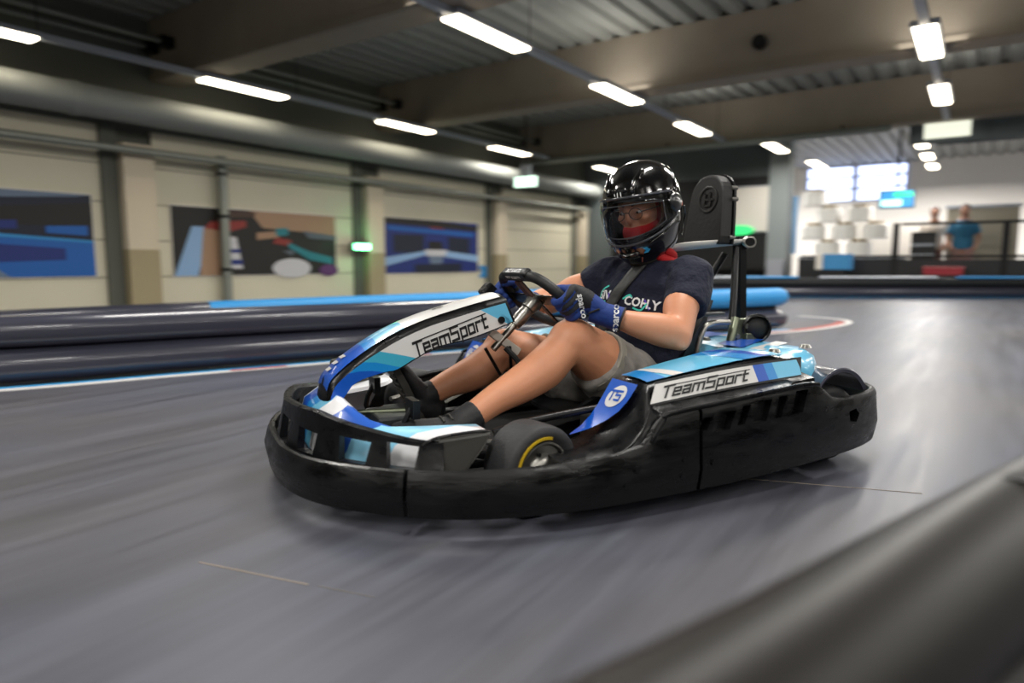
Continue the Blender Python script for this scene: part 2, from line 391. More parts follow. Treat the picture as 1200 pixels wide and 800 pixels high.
# vertical pipe in front of the second poster
vp = rempty('vertical_pipe', (5.35, 8.33, 0), 'grey vertical pipe running up the wall in front of the collage poster', 'pipe')
M_pipe = mat('grey_pipe', '#8d9189', .4, metal=.3); M_pipe2 = mat('galvanised_duct', '#9a9e9a', .6, metal=.25, bump=.1, bscale=5)
rpart('pipe', MB().tube([(5.35, 8.33, 0), (5.35, 8.33, 2.0)], .065, 16), M_pipe, vp, True)
for z in (.5, 1.2, 1.75): rpart('clamp', MB().tube([(5.35, 8.33, z), (5.35, 8.33, z+.04)], .075, 16), MATS['dark_steel'], vp, True)
# green emergency lamp
M_green = mat('green_light', '#aaffc0', .4, emit='#7dffa4', es=7.)
ge = rempty('emergency_lamp', (7.66, 8.2, .8), 'glowing green emergency lamp on the wall beside the collage poster', 'lamp')
rpart('housing', MB().box((7.66, 8.24, .86), (.36, .06, .15)), MATS['dark_steel'], ge); rpart('diffuser', MB().box((7.66, 8.19, .86), (.30, .05, .09)), M_green, ge)
la = bpy.data.lights.new('green_glow', 'AREA'); la.energy = 1.2; la.color = (.1, 1, .35); la.shape = 'RECTANGLE'; la.size = .3; la.size_y = .1
lo = bpy.data.objects.new('green_glow', la); C.objects.link(lo); lo.location = RW(7.66, 8.12, .86); lo.rotation_euler = (math.radians(90), 0, RA)
# duct and lower pipe along the left wall
du = rempty('ventilation_duct', (4, 7.95, 2.3), 'long round galvanised ventilation duct under the roof along the poster wall', 'duct')
rpart('duct', MB().tube([(S0+.2, 7.98, 2.34), (15.3, 7.98, 2.34)], .17, 28), M_pipe2, du, True)
for s in (1.2, 3.4, 5.9, 8.6, 11.3, 14): rpart('collar', MB().tube([(s, 7.98, 2.34), (s+.1, 7.98, 2.34)], .178, 28), MATS['galvanised_duct'], du, True)
pp = rempty('wall_pipe', (4, 8.12, 1.9), 'thin grey pipe running along the wall just above the cream doors', 'pipe')
rpart('pipe', MB().tube([(S0+.2, 8.12, 1.9), (15.2, 8.12, 1.9)], .045, 16), M_pipe, pp, True)
# heater rail pairs between the beams
for i, (a, b_) in enumerate([(1.4, 4.5), (5.1, 8.3), (8.95, 12.5)]):
    e = rempty('radiant_pipe', ((a+b_)/2, 8.2, 3.2), ['pair of thin steel rails under the roof in the bay over the blurred track poster', 'pair of thin steel rails under the roof over the collage poster', 'pair of thin steel rails under the roof over the blue kart poster'][i], 'rails', 'rail pairs between the beams')
    for w in (7.95, 8.3):
        rpart('rail', MB().tube([(a, w, 3.15), (b_, w, 3.15)], .028, 12), M_pipe, e, True)
        rpart('end_bracket', MB().box((b_-.02, w, 3.15), (.14, .12, .12)), MATS['dark_steel'], e)
# perforated cable tray along beam two
ct = rempty('cable_tray', (8.95, 3, 2.9), 'perforated steel cable tray running along the side of the second beam', 'cable tray')
c_ = MB(); c_.box((8.9, 1.0, 2.92), (.24, 14, .012)); c_.box((8.78, 1.0, 2.96), (.012, 14, .09)); c_.box((9.02, 1.0, 2.96), (.012, 14, .09))
k = -5.8
while k < 7.9: c_.box((8.772, k, 2.965), (.006, .07, .035), mi=1); k += .14
rpart('tray', c_, [M_pipe, MATS['matte_black']], ct)
c_ = MB(); c_.tube([(9.2, -6, 3.0), (9.2, 8, 3.0)], .05, 12); rpart('cable_bundle', c_, MATS['matte_black'], ct, True)
bx = rempty('junction_box', (8.3, 2.25, 3.1), 'small dark round junction box on the face of the second beam', 'box')
rpart('body', MB().tube([(8.32, 2.25, 3.12), (8.24, 2.25, 3.12)], .08, 20), MATS['dark_steel'], bx, True); rpart('lid', MB().tube([(8.245, 2.25, 3.12), (8.23, 2.25, 3.12)], .06, 20), MATS['matte_black'], bx, True)
# pipe under the third beam, reaching the far wall
pq = rempty('cross_pipe', (12.4, 4, 2.68), 'pale grey pipe slung beneath the third beam across the hall', 'pipe')
rpart('pipe', MB().tube([(12.45, 1.3, 2.72), (12.45, 8.3, 2.72)], .06, 16), M_pipe, pq, True)
for w in (2, 5, 7.6): rpart('hanger', MB().box((12.45, w, 2.77), (.03, .03, .14)), MATS['dark_steel'], pq)

# lamp rows
M_lamp = mat('lamp_diffuser', '#fff6e0', .4, emit='#fff1d6', es=9.)
M_rail = mat('lamp_trunking', '#a7adb6', .45)
def area(s, w, z, L=1.1, B=.18, e=30., col=(1, .965, .91), up=False):
    l = bpy.data.lights.new('lamp_or_fill', 'AREA'); l.shape = 'RECTANGLE'; l.size = L; l.size_y = B; l.energy = e; l.color = col
    o = bpy.data.objects.new('lamp_or_fill', l); C.objects.link(o); o.location = RW(s, w, z); o.rotation_euler = (PI if up else 0, 0, RA)
LE = 40.
rows = {7.56: ('beside the ventilation duct', [2.41, 5.22, 8.07, 10.93]), 3.91: ('down the middle of the hall', [5.30, 8.05, 10.80]), .55: ('over the kart side of the hall', [7.9, 10.4])}
onames = ['first', 'second', 'third', 'fourth']
def lamp(s, w, label, z=2.715, L=1.12, group='ceiling lamps in rows'):
    e = rempty('ceiling_lamp', (s, w, z), label, 'lamp', group)
    h = rpart('housing', MB().box((s, w, z+.04), (L+.06, .24, .05)), M_rail, e); bev(h, .01)
    o = rpart('diffuser', MB().box((s, w, z+.005), (L, .19, .03)), M_lamp, e); bev(o, .012)
for w, (desc, ss) in rows.items():
    e = rempty('lamp_rail', (4, w, 2.9), 'slim grey lamp rail running '+desc, 'rail', 'lamp rails')
    rpart('trunking', MB().box((3.0, w, 2.765), (18.6 if w < 5 else 18.6, .08, .06)), M_rail, e)
    for s in (1.2, 3, 6, 9.6, 12): rpart('hanger_wire', MB().tube([(s, w, 2.79), (s, w, 3.5)], .005, 6), MATS['dark_steel'], e)
    for i, s in enumerate(ss): lamp(s, w, '%s lit lamp on the rail %s' % (onames[i], desc))
for w in (3.91, .55, -3., -6.4):
    for s in (-6, -3.1, -.3, 2.5, 5.30, 8.05, 10.8):
        area(s, w, 2.69, e=LE)
        if s > -5: area(s, w, 2.81, L=1.6, B=.6, e=9., up=True)  # upward fill added to brighten the ceiling, not a lamp of the rows
for i, (s, w) in enumerate([(17.9, 9.5-1.7)]): pass
lamp(14.6, 7.3, 'small lit lamp seen beside the helmet, in the dim far corner', 2.75)
area(13.9, 3.4, 2.69, e=30.); area(14.6, 7.3, 2.64, e=32.); area(10.93, 7.56, 2.69, e=12.)
# lobby lamps
for s, w, nm in [(13.9, 3.4, 'lit lobby lamp nearest the grey pier'), (16.9, 3.2, 'long lit lobby lamp just beyond the one by the grey pier'), (15.1, 1.05, 'first of three stacked lit lobby lamps under the header'), (16.9, 1.05, 'middle of three stacked lit lobby lamps under the header'), (18.7, 1.05, 'last of three stacked lit lobby lamps under the header')]:
    lamp(s, w, nm, 2.8, 1.3 if w > 3 else .8, 'lobby ceiling lamps')
for s in (17, 20.5):
    for w in (4.5, 1, -3, -6.5): area(s, w, 2.78, 1.8, .6, 125., (1, .97, .95))
# hanging illuminated sign
hs = rempty('hanging_sign', (10, 6.59, 2.0), 'small glowing white box sign hanging from the roof above the far corner', 'sign')
M_sgn = mat('sign_panel', '#e4f5e8', .4, emit='#d9ffe6', es=1.6)
q = MB().box((10, 6.59, 2.0), (.06, .42, .17)); rpart('panel', q, M_sgn, hs); rpart('mount', MB().box((10, 6.59, 2.18), (.05, .2, .2)), M_rail, hs); rpart('stem', MB().tube([(10, 6.59, 2.2), (10, 6.59, 3.5)], .015, 8), MATS['dark_steel'], hs)
hb = rempty('header_lightbox', (12.85, .55, 2.6), 'pale glowing square light on the grey header over the lobby opening', 'light')
rpart('frame', MB().box((12.88, .56, 2.7), (.05, 1.02, .42)), MATS['dark_wall'], hb)
rpart('panel', MB().box((12.85, .56, 2.7), (.03, .62, .28)), mat('soft_sign', '#c8cabb', .5, emit='#e6e8d4', es=.9), hb)

# ------------------------------------------------------------------ far wall furniture
e = rempty('wall_cabinet', (15.4, 6.9, 0), 'tall black panel standing in the far corner by the cream doors', 'panel')
rpart('panel', MB().box((15.4, 7.0, 1.05), (.1, 1.0, 2.1)), M_blkwall, e); rpart('edge_strip', MB().box((15.36, 7.5, 1.05), (.12, .05, 2.1)), MATS['dark_steel'], e)
e = rempty('display_wall', (15.3, 4.75, 0), 'black display wall behind the headrest, carrying a white board', 'display')
rpart('panel', MB().box((15.38, 4.85, 1.25), (.12, 2.4, 2.4)), M_blkwall, e)
rpart('shelf', MB().box((15.25, 4.6, .45), (.3, 1.6, .06)), MATS['dark_steel'], e)
e = rempty('white_board', (15.2, 4.3, 1.2), 'blank white board hung on the black display wall left of the grey pier', 'board')
rpart('board', MB().box((15.28, 4.15, 1.75), (.05, 1.2, .95)), MATS['white_paint'], e); rpart('frame', MB().box((15.31, 4.15, 1.75), (.03, 1.26, 1.01)), M_rail, e)
e = rempty('green_sign', (15.2, 4.45, 1.2), 'small glowing green oval sign hung under the white board', 'sign')
q = MB(); q.rev([(0, -.02), (.9, -.02), (1, 0), (.9, .02), (0, .02)], (0, 0, 0), (1, 0, 0), 24); q.xf(Matrix.Diagonal((1, .32, .11, 1))); q.xf(Matrix.Translation((15.2, 4.4, 1.3)))
rpart('panel', q, mat('green_panel', '#35b96a', .4, emit='#38e07c', es=.8), e); rpart('bracket', MB().box((15.26, 4.4, 1.32), (.06, .1, .16)), M_rail, e)
e = rempty('bollard', (15.0, 3.55, 0), 'pale grey box standing at the foot of the grey pier', 'box')
o = rpart('body', MB().box((15.0, 3.55, .42), (.2, .32, .5)), mat('pale_grey_box', '#a0a3ac', .5), e); rpart('base', MB().box((15.0, 3.55, .09), (.24, .36, .18)), MATS['dark_steel'], e)

# ------------------------------------------------------------------ lobby
M_lo = mat('lobby_panel_black', '#15161a', .5)
e = rempty('balustrade', (15.2, 0, 0), 'black steel balustrade with slim posts along the lobby edge', 'railing')
rpart('kick_panel', MB().box((15.2, -1.4, .48), (.08, 9.0, .36)), M_lo, e)
rpart('top_rail', MB().box((15.2, -3.5, 1.34), (.05, 9.6, .05)), MATS['matte_black'], e)
rpart('mid_rail', MB().box((15.2, -1.4, .72), (.06, 9.0, .05)), MATS['matte_black'], e)
for w in (1.38, -.36, -2.0, -3.6, -5.2): rpart('post', MB().box((15.2, w, .72), (.09, .11, 1.29)), MATS['matte_black'], e)
rpart('plinth', MB().box((15.2, -1.4, .15), (.1, 9.0, .3)), M_lo, e)
# stacked white drums
M_drum = mat('white_drum', '#f5f3ee', .4); M_gold = mat('drum_band', '#8a7648', .5)
drum0 = None
pos = []
for r, (n, off) in enumerate([(2, 0), (3, .22), (2, 0), (1, .22)]):
    for i in range(n): pos.append((r, i, off))
rown = ['bottom', 'second', 'third', 'top']; coln = ['leftmost', 'second from left', 'third from left', 'rightmost']
cnts = [2, 3, 2, 1]
base_me = None
for r, i, off in pos:
    w = 2.72-.6*i+(.3 if r % 2 else 0); z = .73+.36*r
    lab = '%s white drum in the %s row of the stack in the lobby' % ('only' if cnts[r] == 1 else (['leftmost', 'middle'][i] if i < cnts[r]-1 else 'rightmost'), rown[r])
    if drum0 is None:
        q = link('drum', None); b = MB().tube([(0, 0, 0), (0, 0, .3)], .24, 28); o1 = link('body', b.data('body', M_drum, True, 40), q); bev(o1, .02)
        b = MB().tube([(0, 0, .3), (0, 0, .355)], .15, 24); o2 = link('neck', b.data('neck', M_gold, True, 40), q); drum0 = q
    else:
        q = drum0.copy(); C.objects.link(q)
        for ch in list(drum0.children): c2 = ch.copy(); c2.parent = q; C.objects.link(c2)
    q.location = RW(15.95, w, z); tag(q, lab, 'drum', 'stacked white drums')
e = rempty('display_plinth', (15.6, 2.4, 0), 'long low black counter carrying the stack of white drums', 'counter')
rpart('body', MB().box((15.95, 2.25, .34), (.56, 2.0, .68)), M_lo, e); rpart('top', MB().box((15.95, 2.25, .70), (.6, 2.04, .04)), M_rail, e)
e = rempty('blue_poster_stand', (16.6, 3.4, 0), 'tall light blue poster stand behind the white drums', 'stand')
rpart('panel', MB().box((16.6, 3.95, 1.45), (.05, .9, 1.3)), mat('light_blue_panel', '#6f9fc9', .5), e); rpart('foot', MB().box((16.6, 3.95, .4), (.3, .7, .8)), M_lo, e)
e = rempty('white_counter', (16, 1.9, 0), 'plain white partition behind the right end of the white drums', 'partition')
rpart('panel', MB().box((17.1, 1.8, .95), (.1, 1.3, 1.1)), MATS['white_paint'], e); rpart('foot', MB().box((17.1, 1.8, .2), (.3, 1.3, .4)), M_lo, e)
e = rempty('wall_screen', (17.5, 1.6, 1.8), 'bright blue-green screen hung above the people in the lobby', 'screen')
rpart('bezel', MB().box((17.5, 1.62, 2.0), (.06, .70, .40)), MATS['matte_black'], e)
q = MB().box((17.46, 1.62, 2.0), (.02, .64, .35)); q.box((17.445, 1.72, 1.92), (.01, .40, .14), mi=1); q.box((17.445, 1.5, 2.1), (.01, .36, .09), mi=2)
rpart('picture', q, [mat('screen_blue', '#27638f', .3, emit='#3178a8', es=.7), mat('screen_cyan', '#9fe0dd', .3, emit='#9fe8e0', es=1.0), mat('screen_green', '#2fae6b', .3, emit='#2fce7b', es=.8)], e)
rpart('ceiling_pole', MB().tube([(17.5, 1.62, 2.26), (17.5, 1.62, 3.5)], .03, 10), MATS['dark_steel'], e)
e = rempty('beige_booth', (16.5, -.1, 0), 'grey-beige booth screen in the lobby between two balustrade posts', 'screen')
rpart('panel', MB().box((16.6, .02, .95), (.08, 1.2, 1.5)), mat('grey_beige', '#9b9584', .7), e); rpart('frame', MB().box((16.6, .02, 1.72), (.1, 1.26, .06)), M_rail, e)
e = rempty('dark_cabinet', (15.8, 1.2, 0), 'dark lobby cabinet with pale shelves just right of the white partition', 'cabinet')
rpart('body', MB().box((15.9, .95, .7), (.4, .42, 1.0)), M_lo, e)
for z in (.75, .95): rpart('shelf', MB().box((15.68, .95, z), (.06, .4, .05)), M_rail, e)
e = rempty('red_crate', (14.85, .5, .0), 'red crate standing at the foot of the balustrade', 'crate')
rpart('body', MB().box((14.9, .55, .45), (.3, .62, .14)), mat('red_plastic', '#a02530', .5), e); rpart('rim', MB().box((14.9, .55, .52), (.33, .65, .02)), mat('pink_rim', '#c56a6a', .5), e)
rpart('stand', MB().box((14.9, .55, .19), (.25, .5, .38)), M_lo, e)
e = rempty('blue_bin', (14.75, 2.45, 0), 'blue and white covered table in front of the white drums', 'table')
rpart('cloth', MB().box((14.75, 2.35, .62), (.4, .55, .3)), mat('blue_cloth', '#3f8fc8', .6), e); rpart('base', MB().box((14.75, 2.35, .235), (.3, .4, .47)), M_lo, e); rpart('white_edge', MB().box((14.72, 2.62, .62), (.4, .12, .3)), MATS['white_paint'], e)
# doorway at the right end of the lobby
room('door_5', MB().box((S2-.05, -1.75, 1.05), (.08, 1.0, 2.1)), M_blkwall, kind='structure')
e = rempty('dark_pillar', (16.2, -.9, 0), 'dark lobby pillar at the edge of the picture past the booth screen', 'pillar')
rpart('shaft', MB().box((16.2, -.95, 1.2), (.3, .3, 1.3)), M_blkwall, e); rpart('base', MB().box((16.2, -.95, .28), (.36, .36, .55)), M_lo, e)

def simple_person(s, w, label, top, legs, skin, lean=0.):
    """standing visitor, one continuous body with clothes as children"""
    e = rempty('person', (s, w, 0), label, 'person')
    b = MB(); z = .0
    X = lambda x, y, z: (s+x, w+y, z)
    for sd in (-1, 1):
        b.tube([X(0, sd*.085, .86), X(.01, sd*.09, .48), X(-.02, sd*.09, .08)], [.085, .06, .04], 12, 3, True)
        b.tube([X(-.04, sd*.09, .05), X(-.16, sd*.1, .035)], [.04, .03], 10, 1, True)
        b.tube([X(0, sd*.19, 1.36), X(.02, sd*.25, 1.08), X(-.12, sd*.2, .92), X(-.16, sd*.18, .86)], [.055, .042, .032, .035], 10, 3, True)
    b.tube([X(0, 0, .88), X(0, 0, 1.1), X(0, 0, 1.3), X(0, 0, 1.42)], [.14, .125, .16, .09], 16, 3, True, flat=(.75, 1.15), up=(1, 0, 0))
    b.tube([X(0, 0, 1.4), X(-.01, 0, 1.5)], .05, 10, 1, True); b.ell(X(-.02, 0, 1.6), (.1, .08, .125)); b.ell(X(-.12, 0, 1.59), (.02, .015, .02))
    me = organic(b, skin, .016, 3); sh = V((s, w, 0))
    me.transform(Matrix.Translation(-sh)); link('body', me, e)
    t = MB(); t.tube([X(0, 0, .86), X(0, 0, 1.1), X(0, 0, 1.3), X(0, 0, 1.43)], [.155, .145, .175, .09], 16, 3, False, flat=(.8, 1.18), up=(1, 0, 0))
    for sd in (-1, 1): t.tube([X(0, sd*.17, 1.37), X(.015, sd*.235, 1.17)], [.07, .06], 10, 1)
    me = organic(t, top, .018, 2); me.transform(Matrix.Translation(-sh)); link('shirt', me, e)
    t = MB()
    for sd in (-1, 1): t.tube([X(0, sd*.085, .9), X(.01, sd*.09, .48), X(-.02, sd*.09, .1)], [.11, .08, .07], 12, 3)
    me = organic(t, legs, .018, 2); me.transform(Matrix.Translation(-sh)); link('trousers', me, e)
    t = MB(); t.ell(X(0.01, 0, 1.64), (.105, .09, .11)); me = organic(t, MATS['matte_black'], .016, 2); me.transform(Matrix.Translation(-sh)); link('hair', me, e)
M_vs = mat('visitor_skin', '#a87a63', .6)
simple_person(16.0, .3, 'person in a blue top standing at the balustrade left of the booth screen', mat('visitor_blue', '#2b6c8f', .8), mat('visitor_pink', '#a4807a', .8), M_vs)
simple_person(16.4, .82, 'person in a pale top standing further back beneath the screen', mat('visitor_pale', '#cfc4b8', .8), mat('visitor_brown', '#6b4a40', .8), M_vs)

# ------------------------------------------------------------------ track barriers
M_bar = mat('black_barrier_vinyl', '#363744', .28, coat=.35, bump=.012, bscale=3, vscale=5); M_bar2 = mat('dark_barrier_core', '#0c1116', .6)
M_bblue = mat('blue_barrier_foam', '#2f93d6', .5, bump=.1, bscale=8); M_bwhite = mat('white_barrier_cap', '#c3cad6', .5)
def offs(pts, d):
    out = []
    for i, p in enumerate(pts):
        t = (pts[min(i+1, len(pts)-1)]-pts[max(i-1, 0)]).normalized(); n = V((-t.y, t.x, 0)); out.append(p+n*d)
    return out
def wpart(name, mb, m, par, smooth=True, angle=40):
    b = V(par.location); mb.v = [v-b for v in mb.v]; return link(name, mb.data(name, m, smooth, angle), par)
def wempty(name, loc, label, cat, group=None):
    o = link(name, None); o.location = loc; return tag(o, label, cat, group)
p1 = catmull([(-5.6, 1.6, 0), (-4.2, 2.4, 0), (-2.52, 3.30, 0), (-1.89, 3.72, 0), (-1.08, 4.25, 0), (0, 4.95, 0), (1.4, 5.62, 0), (2.55, 6.22, 0)], 6)
zz = lambda pts, z: [V((p.x, p.y, z)) for p in pts]
e = wempty('track_barrier', p1[14].copy(), 'long black padded track barrier of two stacked rolls, its far end topped in blue', 'barrier')
c1 = offs(p1, .12)
i0 = 31
wpart('lower_roll', MB().tube(zz(c1, .10), .088, 20, 1, True), M_bar, e)
wpart('upper_roll', MB().tube(zz(c1[:i0+1], .275), .083, 20, 1, True), MATS['black_barrier_vinyl'], e)
wpart('blue_roll', MB().tube(zz(c1[i0:], .30), .085, 20, 1, True), M_bblue, e)
wpart('core', MB().tube(zz(offs(p1, .19), .17), .13, 12, flat=(1.2, .4), up=(0, 0, 1)), M_bar2, e)
def strip(name, pts, d0, d1, z, m, lab=None, cat=None):
    a = offs(pts, d0); b = offs(pts, d1); q = MB(); q.loft([[V((x.x, x.y, z)), V((y.x, y.y, z)), V((y.x, y.y, .0005)), V((x.x, x.y, .0005))] for x, y in zip(a, b)], True, True)
    o = link(name, q.data(name, m)); tag(o, kind='structure'); return o
M_lnw = mat('white_line_paint', '#d7d5d3', .5); M_lnb = mat('blue_line_paint', '#3aa0dc', .5); M_lnr = mat('red_line_paint', '#b0483f', .5)
strip('trim_21', p1, -.075, -.01, .004, M_lnw); strip('trim_22', p1, -.01, .04, .006, M_lnb)
for i, (a, b_) in enumerate([(20, 22), (25, 27), (30, 32), (36, 38)]): strip('trim_%d' % (23+i), p1[a:b_+1], -.055, -.02, .0065, M_lnr)
# painted kerb curve around the far end of the barrier
pk_ = catmull([(1.6, 5.6, 0), (2.5, 6.05, 0), (3.3, 6.75, 0), (3.55, 7.3, 0), (3.3, 7.8, 0)], 6)
strip('trim_27', pk_, -.06, .0, .003, M_lnw); strip('trim_28', pk_[4:16], .01, .09, .003, M_lnr)
p2 = catmull([(-6.4, 2.2, 0), (-4.6, 4.0, 0), (-3.75, 4.9, 0), (-2.4, 6.35, 0), (-.4, 8.0, 0), (1.6, 9.6, 0)], 5)
e = wempty('rear_track_barrier', p2[10].copy(), 'low barrier behind the first one, black then sky blue, below the posters', 'barrier')
wpart('black_roll', MB().tube(zz(p2[:15], .2), .075, 16, 1, True), M_bar, e); wpart('blue_roll', MB().tube(zz(p2[14:], .2), .075, 16, 1, True), M_bblue, e)
wpart('base_roll', MB().tube(zz(p2, .07), .07, 16, 1, True), M_bar, e)
p3 = catmull([(2.4, 12.1, 0), (4.2, 11.8, 0), (6.5, 11.65, 0), (8.8, 11.6, 0), (11.5, 11.8, 0)], 6)
e = wempty('far_track_barrier', p3[8].copy(), 'straight black barrier across the far track below the lobby, with blue and white cap pieces', 'barrier')
wpart('lower_roll', MB().tube(zz(p3, .1), .095, 16, 1, True), M_bar, e); wpart('upper_roll', MB().tube(zz(p3, .26), .085, 16, 1, True), M_bar2, e)
for i, (a, b_) in enumerate([(0, 3), (3, 5), (5, 8), (9, 14), (15, 18), (18, 23)]):
    wpart('cap', MB().tube(zz(p3[a:b_+1], .35), .03, 8, flat=(.8, 2.2), up=(0, 0, 1)), [M_bblue, M_bwhite][i % 2 if i != 4 else 0], e)
strip('trim_29', p3, -.12, -.03, .003, M_lnb)
# close barrier beside the camera
p4 = catmull([(-.55, .05, 0), (.10, .50, 0), (.46, .775, 0), (.80, 1.03, 0), (1.35, 1.42, 0), (2.4, 2.1, 0)], 6)
e = wempty('near_track_barrier', p4[8].copy(), 'out-of-focus black barrier roll close to the camera in the lower corner', 'barrier')
c4 = offs(p4, -.068)
M_near = mat('near_barrier_vinyl', '#15120f', .46, bump=.03, bscale=5); M_near.node_tree.nodes['Principled BSDF'].inputs['Specular IOR Level'].default_value = .3
wpart('upper_roll', MB().tube(zz(c4, .275), .085, 28, 1, True), M_near, e); wpart('lower_roll', MB().tube(zz(c4, .10), .09, 24, 1, True), M_near, e)
wpart('strap', MB().tube([V((c4[14].x, c4[14].y, .275))+V((.02, .0, 0)), V((c4[14].x, c4[14].y, .275))+V((.055, .03, 0))], .088, 24), MATS['matte_black'], e)
wpart('lower_strap', MB().tube([V((.66, .76, .10)), V((.70, .79, .10))], .096, 24), MATS['matte_black'], e)
# floor joints
def ln(name, a, b_, w, m):
    a = V((*a, 0)); b_ = V((*b_, 0)); t = (b_-a).normalized(); n = V((-t.y, t.x, 0))*w/2
    q = MB(); q.prism([a-n, b_-n, b_+n, a+n], (0, 0, .0012)); o = link(name, q.data(name, m)); tag(o, kind='structure')
M_ln = mat('worn_joint', '#8a7f73', .6)
ln('trim_31', (-.66, 1.36), (-.40, 1.26), .0035, M_ln); ln('trim_32', (-.38, 1.255), (-.26, 1.21), .002, mat('faint_joint', '#6d6863', .6)); ln('trim_33', (.60, 1.935), (1.12, 1.785), .003, M_ln)

# ================================================================== KART  (x forward, y towards the driver's left, z up)
TH = math.radians(26); KO = V((.82, 2.554, 0)); KR = PI+TH
kart = link('racing_kart', None); kart.location = KO; kart.rotation_euler = (0, 0, KR)
tag(kart, 'blue, white and black electric racing kart cornering on the grey track', 'kart')
def kp(name, mb, m, par=None, smooth=True, angle=35):
    return link(name, mb.data(name, m, smooth, angle), par or kart)
def kme(name, me, par=None): return link(name, me, par or kart)

# ---- wraparound bumper
half = [(1.662, 0), (1.655, .14), (1.612, .29), (1.52, .42), (1.40, .53), (1.25, .605), (1.05, .648), (.85, .655), (.6, .65), (.35, .635), (.12, .61), (-.04, .575), (-.15, .52), (-.215, .42), (-.24, .25), (-.245, 0)]
def bump_top(x, y):
    K = [(-.3, .228), (.10, .228), (.17, .24), (.25, .29), (.30, .293), (.80, .263), (.835, .235), (.87, .190), (.95, .176), (1.05, .168), (1.7, .155)]
    for (a, za), (b, zb) in zip(K, K[1:]):
        if x <= b: return za+(zb-za)*max(0, min(1, (x-a)/(b-a)))
    return .155
def outline(n=7):
    p = catmull([(x, y, 0) for x, y in half], n); q = [V((v.x, -v.y, 0)) for v in p[::-1]][1:-1]
    return p, p+q
PH, PF = outline(8)
def bumper_seg(pts, t=.028):
    """bumper wall: leaning, rolled lip outer skin and hollow inner side"""
    rings = []
    for i, p in enumerate(pts):
        a = pts[max(i-1, 0)]; b = pts[min(i+1, len(pts)-1)]; tg = (b-a).normalized(); n = V((-tg.y, tg.x, 0))
        if n.dot(V((p.x-.7, p.y*1.6, 0))) < 0: n = -n
        zt = bump_top(p.x, p.y); zb = .048 if p.x > .6 else .048+(.6-p.x)*.02
        prof = [(-.026, zb), (-.006, zb+.004), (.0, zb+.035), (.004, zb+.06), (.0, (zb+zt)/2+.02), (-.004, zt-.016), (-.010, zt-.003), (-.018, zt), (-.026, zt-.003), (-.032, zt-.02), (-.034, (zb+zt)/2)]
        rings.append([p+n*u+V((0, 0, z)) for u, z in prof])
    return MB().loft(rings, True, True)
def seg_between(cond): return [p for p in PF if cond(p)]
# densify around side shoulder
def dens(pts):
    out = []
    for a, b in zip(pts, pts[1:]):
        n = max(1, int((b-a).length/.009))
        for k in range(n): out.append(a.lerp(b, k/n))
    out.append(pts[-1]); return out
L_ = dens(PH)
front = [p for p in L_ if p.x > 1.428]
front_full = [V((p.x, -p.y, 0)) for p in front[::-1]][:-1]+front
kp('front_bumper', bumper_seg(front_full), M_scuff)
for sgn in (1, -1):
    kp('front_corner_bumper', bumper_seg([V((p.x, p.y*sgn, 0)) for p in L_ if .701 < p.x < 1.426]), M_scuff)
    side = [V((p.x, p.y*sgn, 0)) for p in L_ if p.x < .699 and p.y > .40]
    me = bumper_seg(side).data('side_bumper', M_scuff, False)
    if sgn == 1:
        cut = MB()
        for x, w_, z0, z1 in [(.785-.095, .030, .205, .238), (.62, .05, .198, .246), (.555, .028, .206, .255), (.485, .05, .205, .262), (.415, .03, .21, .266), (.335, .05, .212, .274)]:
            y0 = .60
            cut.prism([V((x+w_/2+.008, .60, z0)), V((x-w_/2+.008, .60, z0)), V((x-w_/2-.014, .60, z1)), V((x+w_/2-.014, .60, z1))], (0, .10, 0))
        cut.prism([V((.085, .56, .155)), V((.05, .56, .150)), V((.03, .56, .172)), V((.05, .56, .190)), V((.09, .56, .186))], (0, .1, 0))
        me = boolean(me, cut, M_scuff)
    for p in me.polygons: p.use_smooth = True
    me.set_sharp_from_angle(angle=math.radians(35))
    sb = kme('side_bumper', me)
    # raised ridge following the upper edge
    rr = [(.852, .653, .195), (.845, .655, .215), (.822, .656, .247), (.80, .655, .262), (.6, .652, .276), (.35, .636, .289), (.26, .63, .287)]
    o = kp('ridge', MB().tube([V((x, y*sgn, z)) for x, y, z in rr], .006, 8, 4), M_black, sb)
for sgn in (1, -1):
    rear = [V((p.x, p.y*sgn, 0)) for p in L_ if p.x < 0]
rear_full = [p for p in L_ if p.y < .405 and p.x < 0]; rear_full = rear_full+[V((p.x, -p.y, 0)) for p in rear_full[::-1]][1:]
rb = kp('rear_bumper', bumper_seg(rear_full), M_scuff)
q = MB()
for x, y, rz in [(-.222, .35, .5), (-.230, .30, .7)]:
    q.box((x, y, .155), (.012, .012, .07), Matrix.Rotation(.3, 3, 'X'))
o = kp('rib', q, M_black, rb)
bolts = MB()
for x, z in [(.93, .10), (.90, .135), (.76, .10), (.755, .14), (.66, .12), (1.35, .12)]:
    y = .652 if x < 1.2 else .548
    bolts.tube([V((x, y, z)), V((x, y+.008, z))], .008, 10)
kp('bumper_bolt', bolts, M_dark)['kind'] = 'stuff'

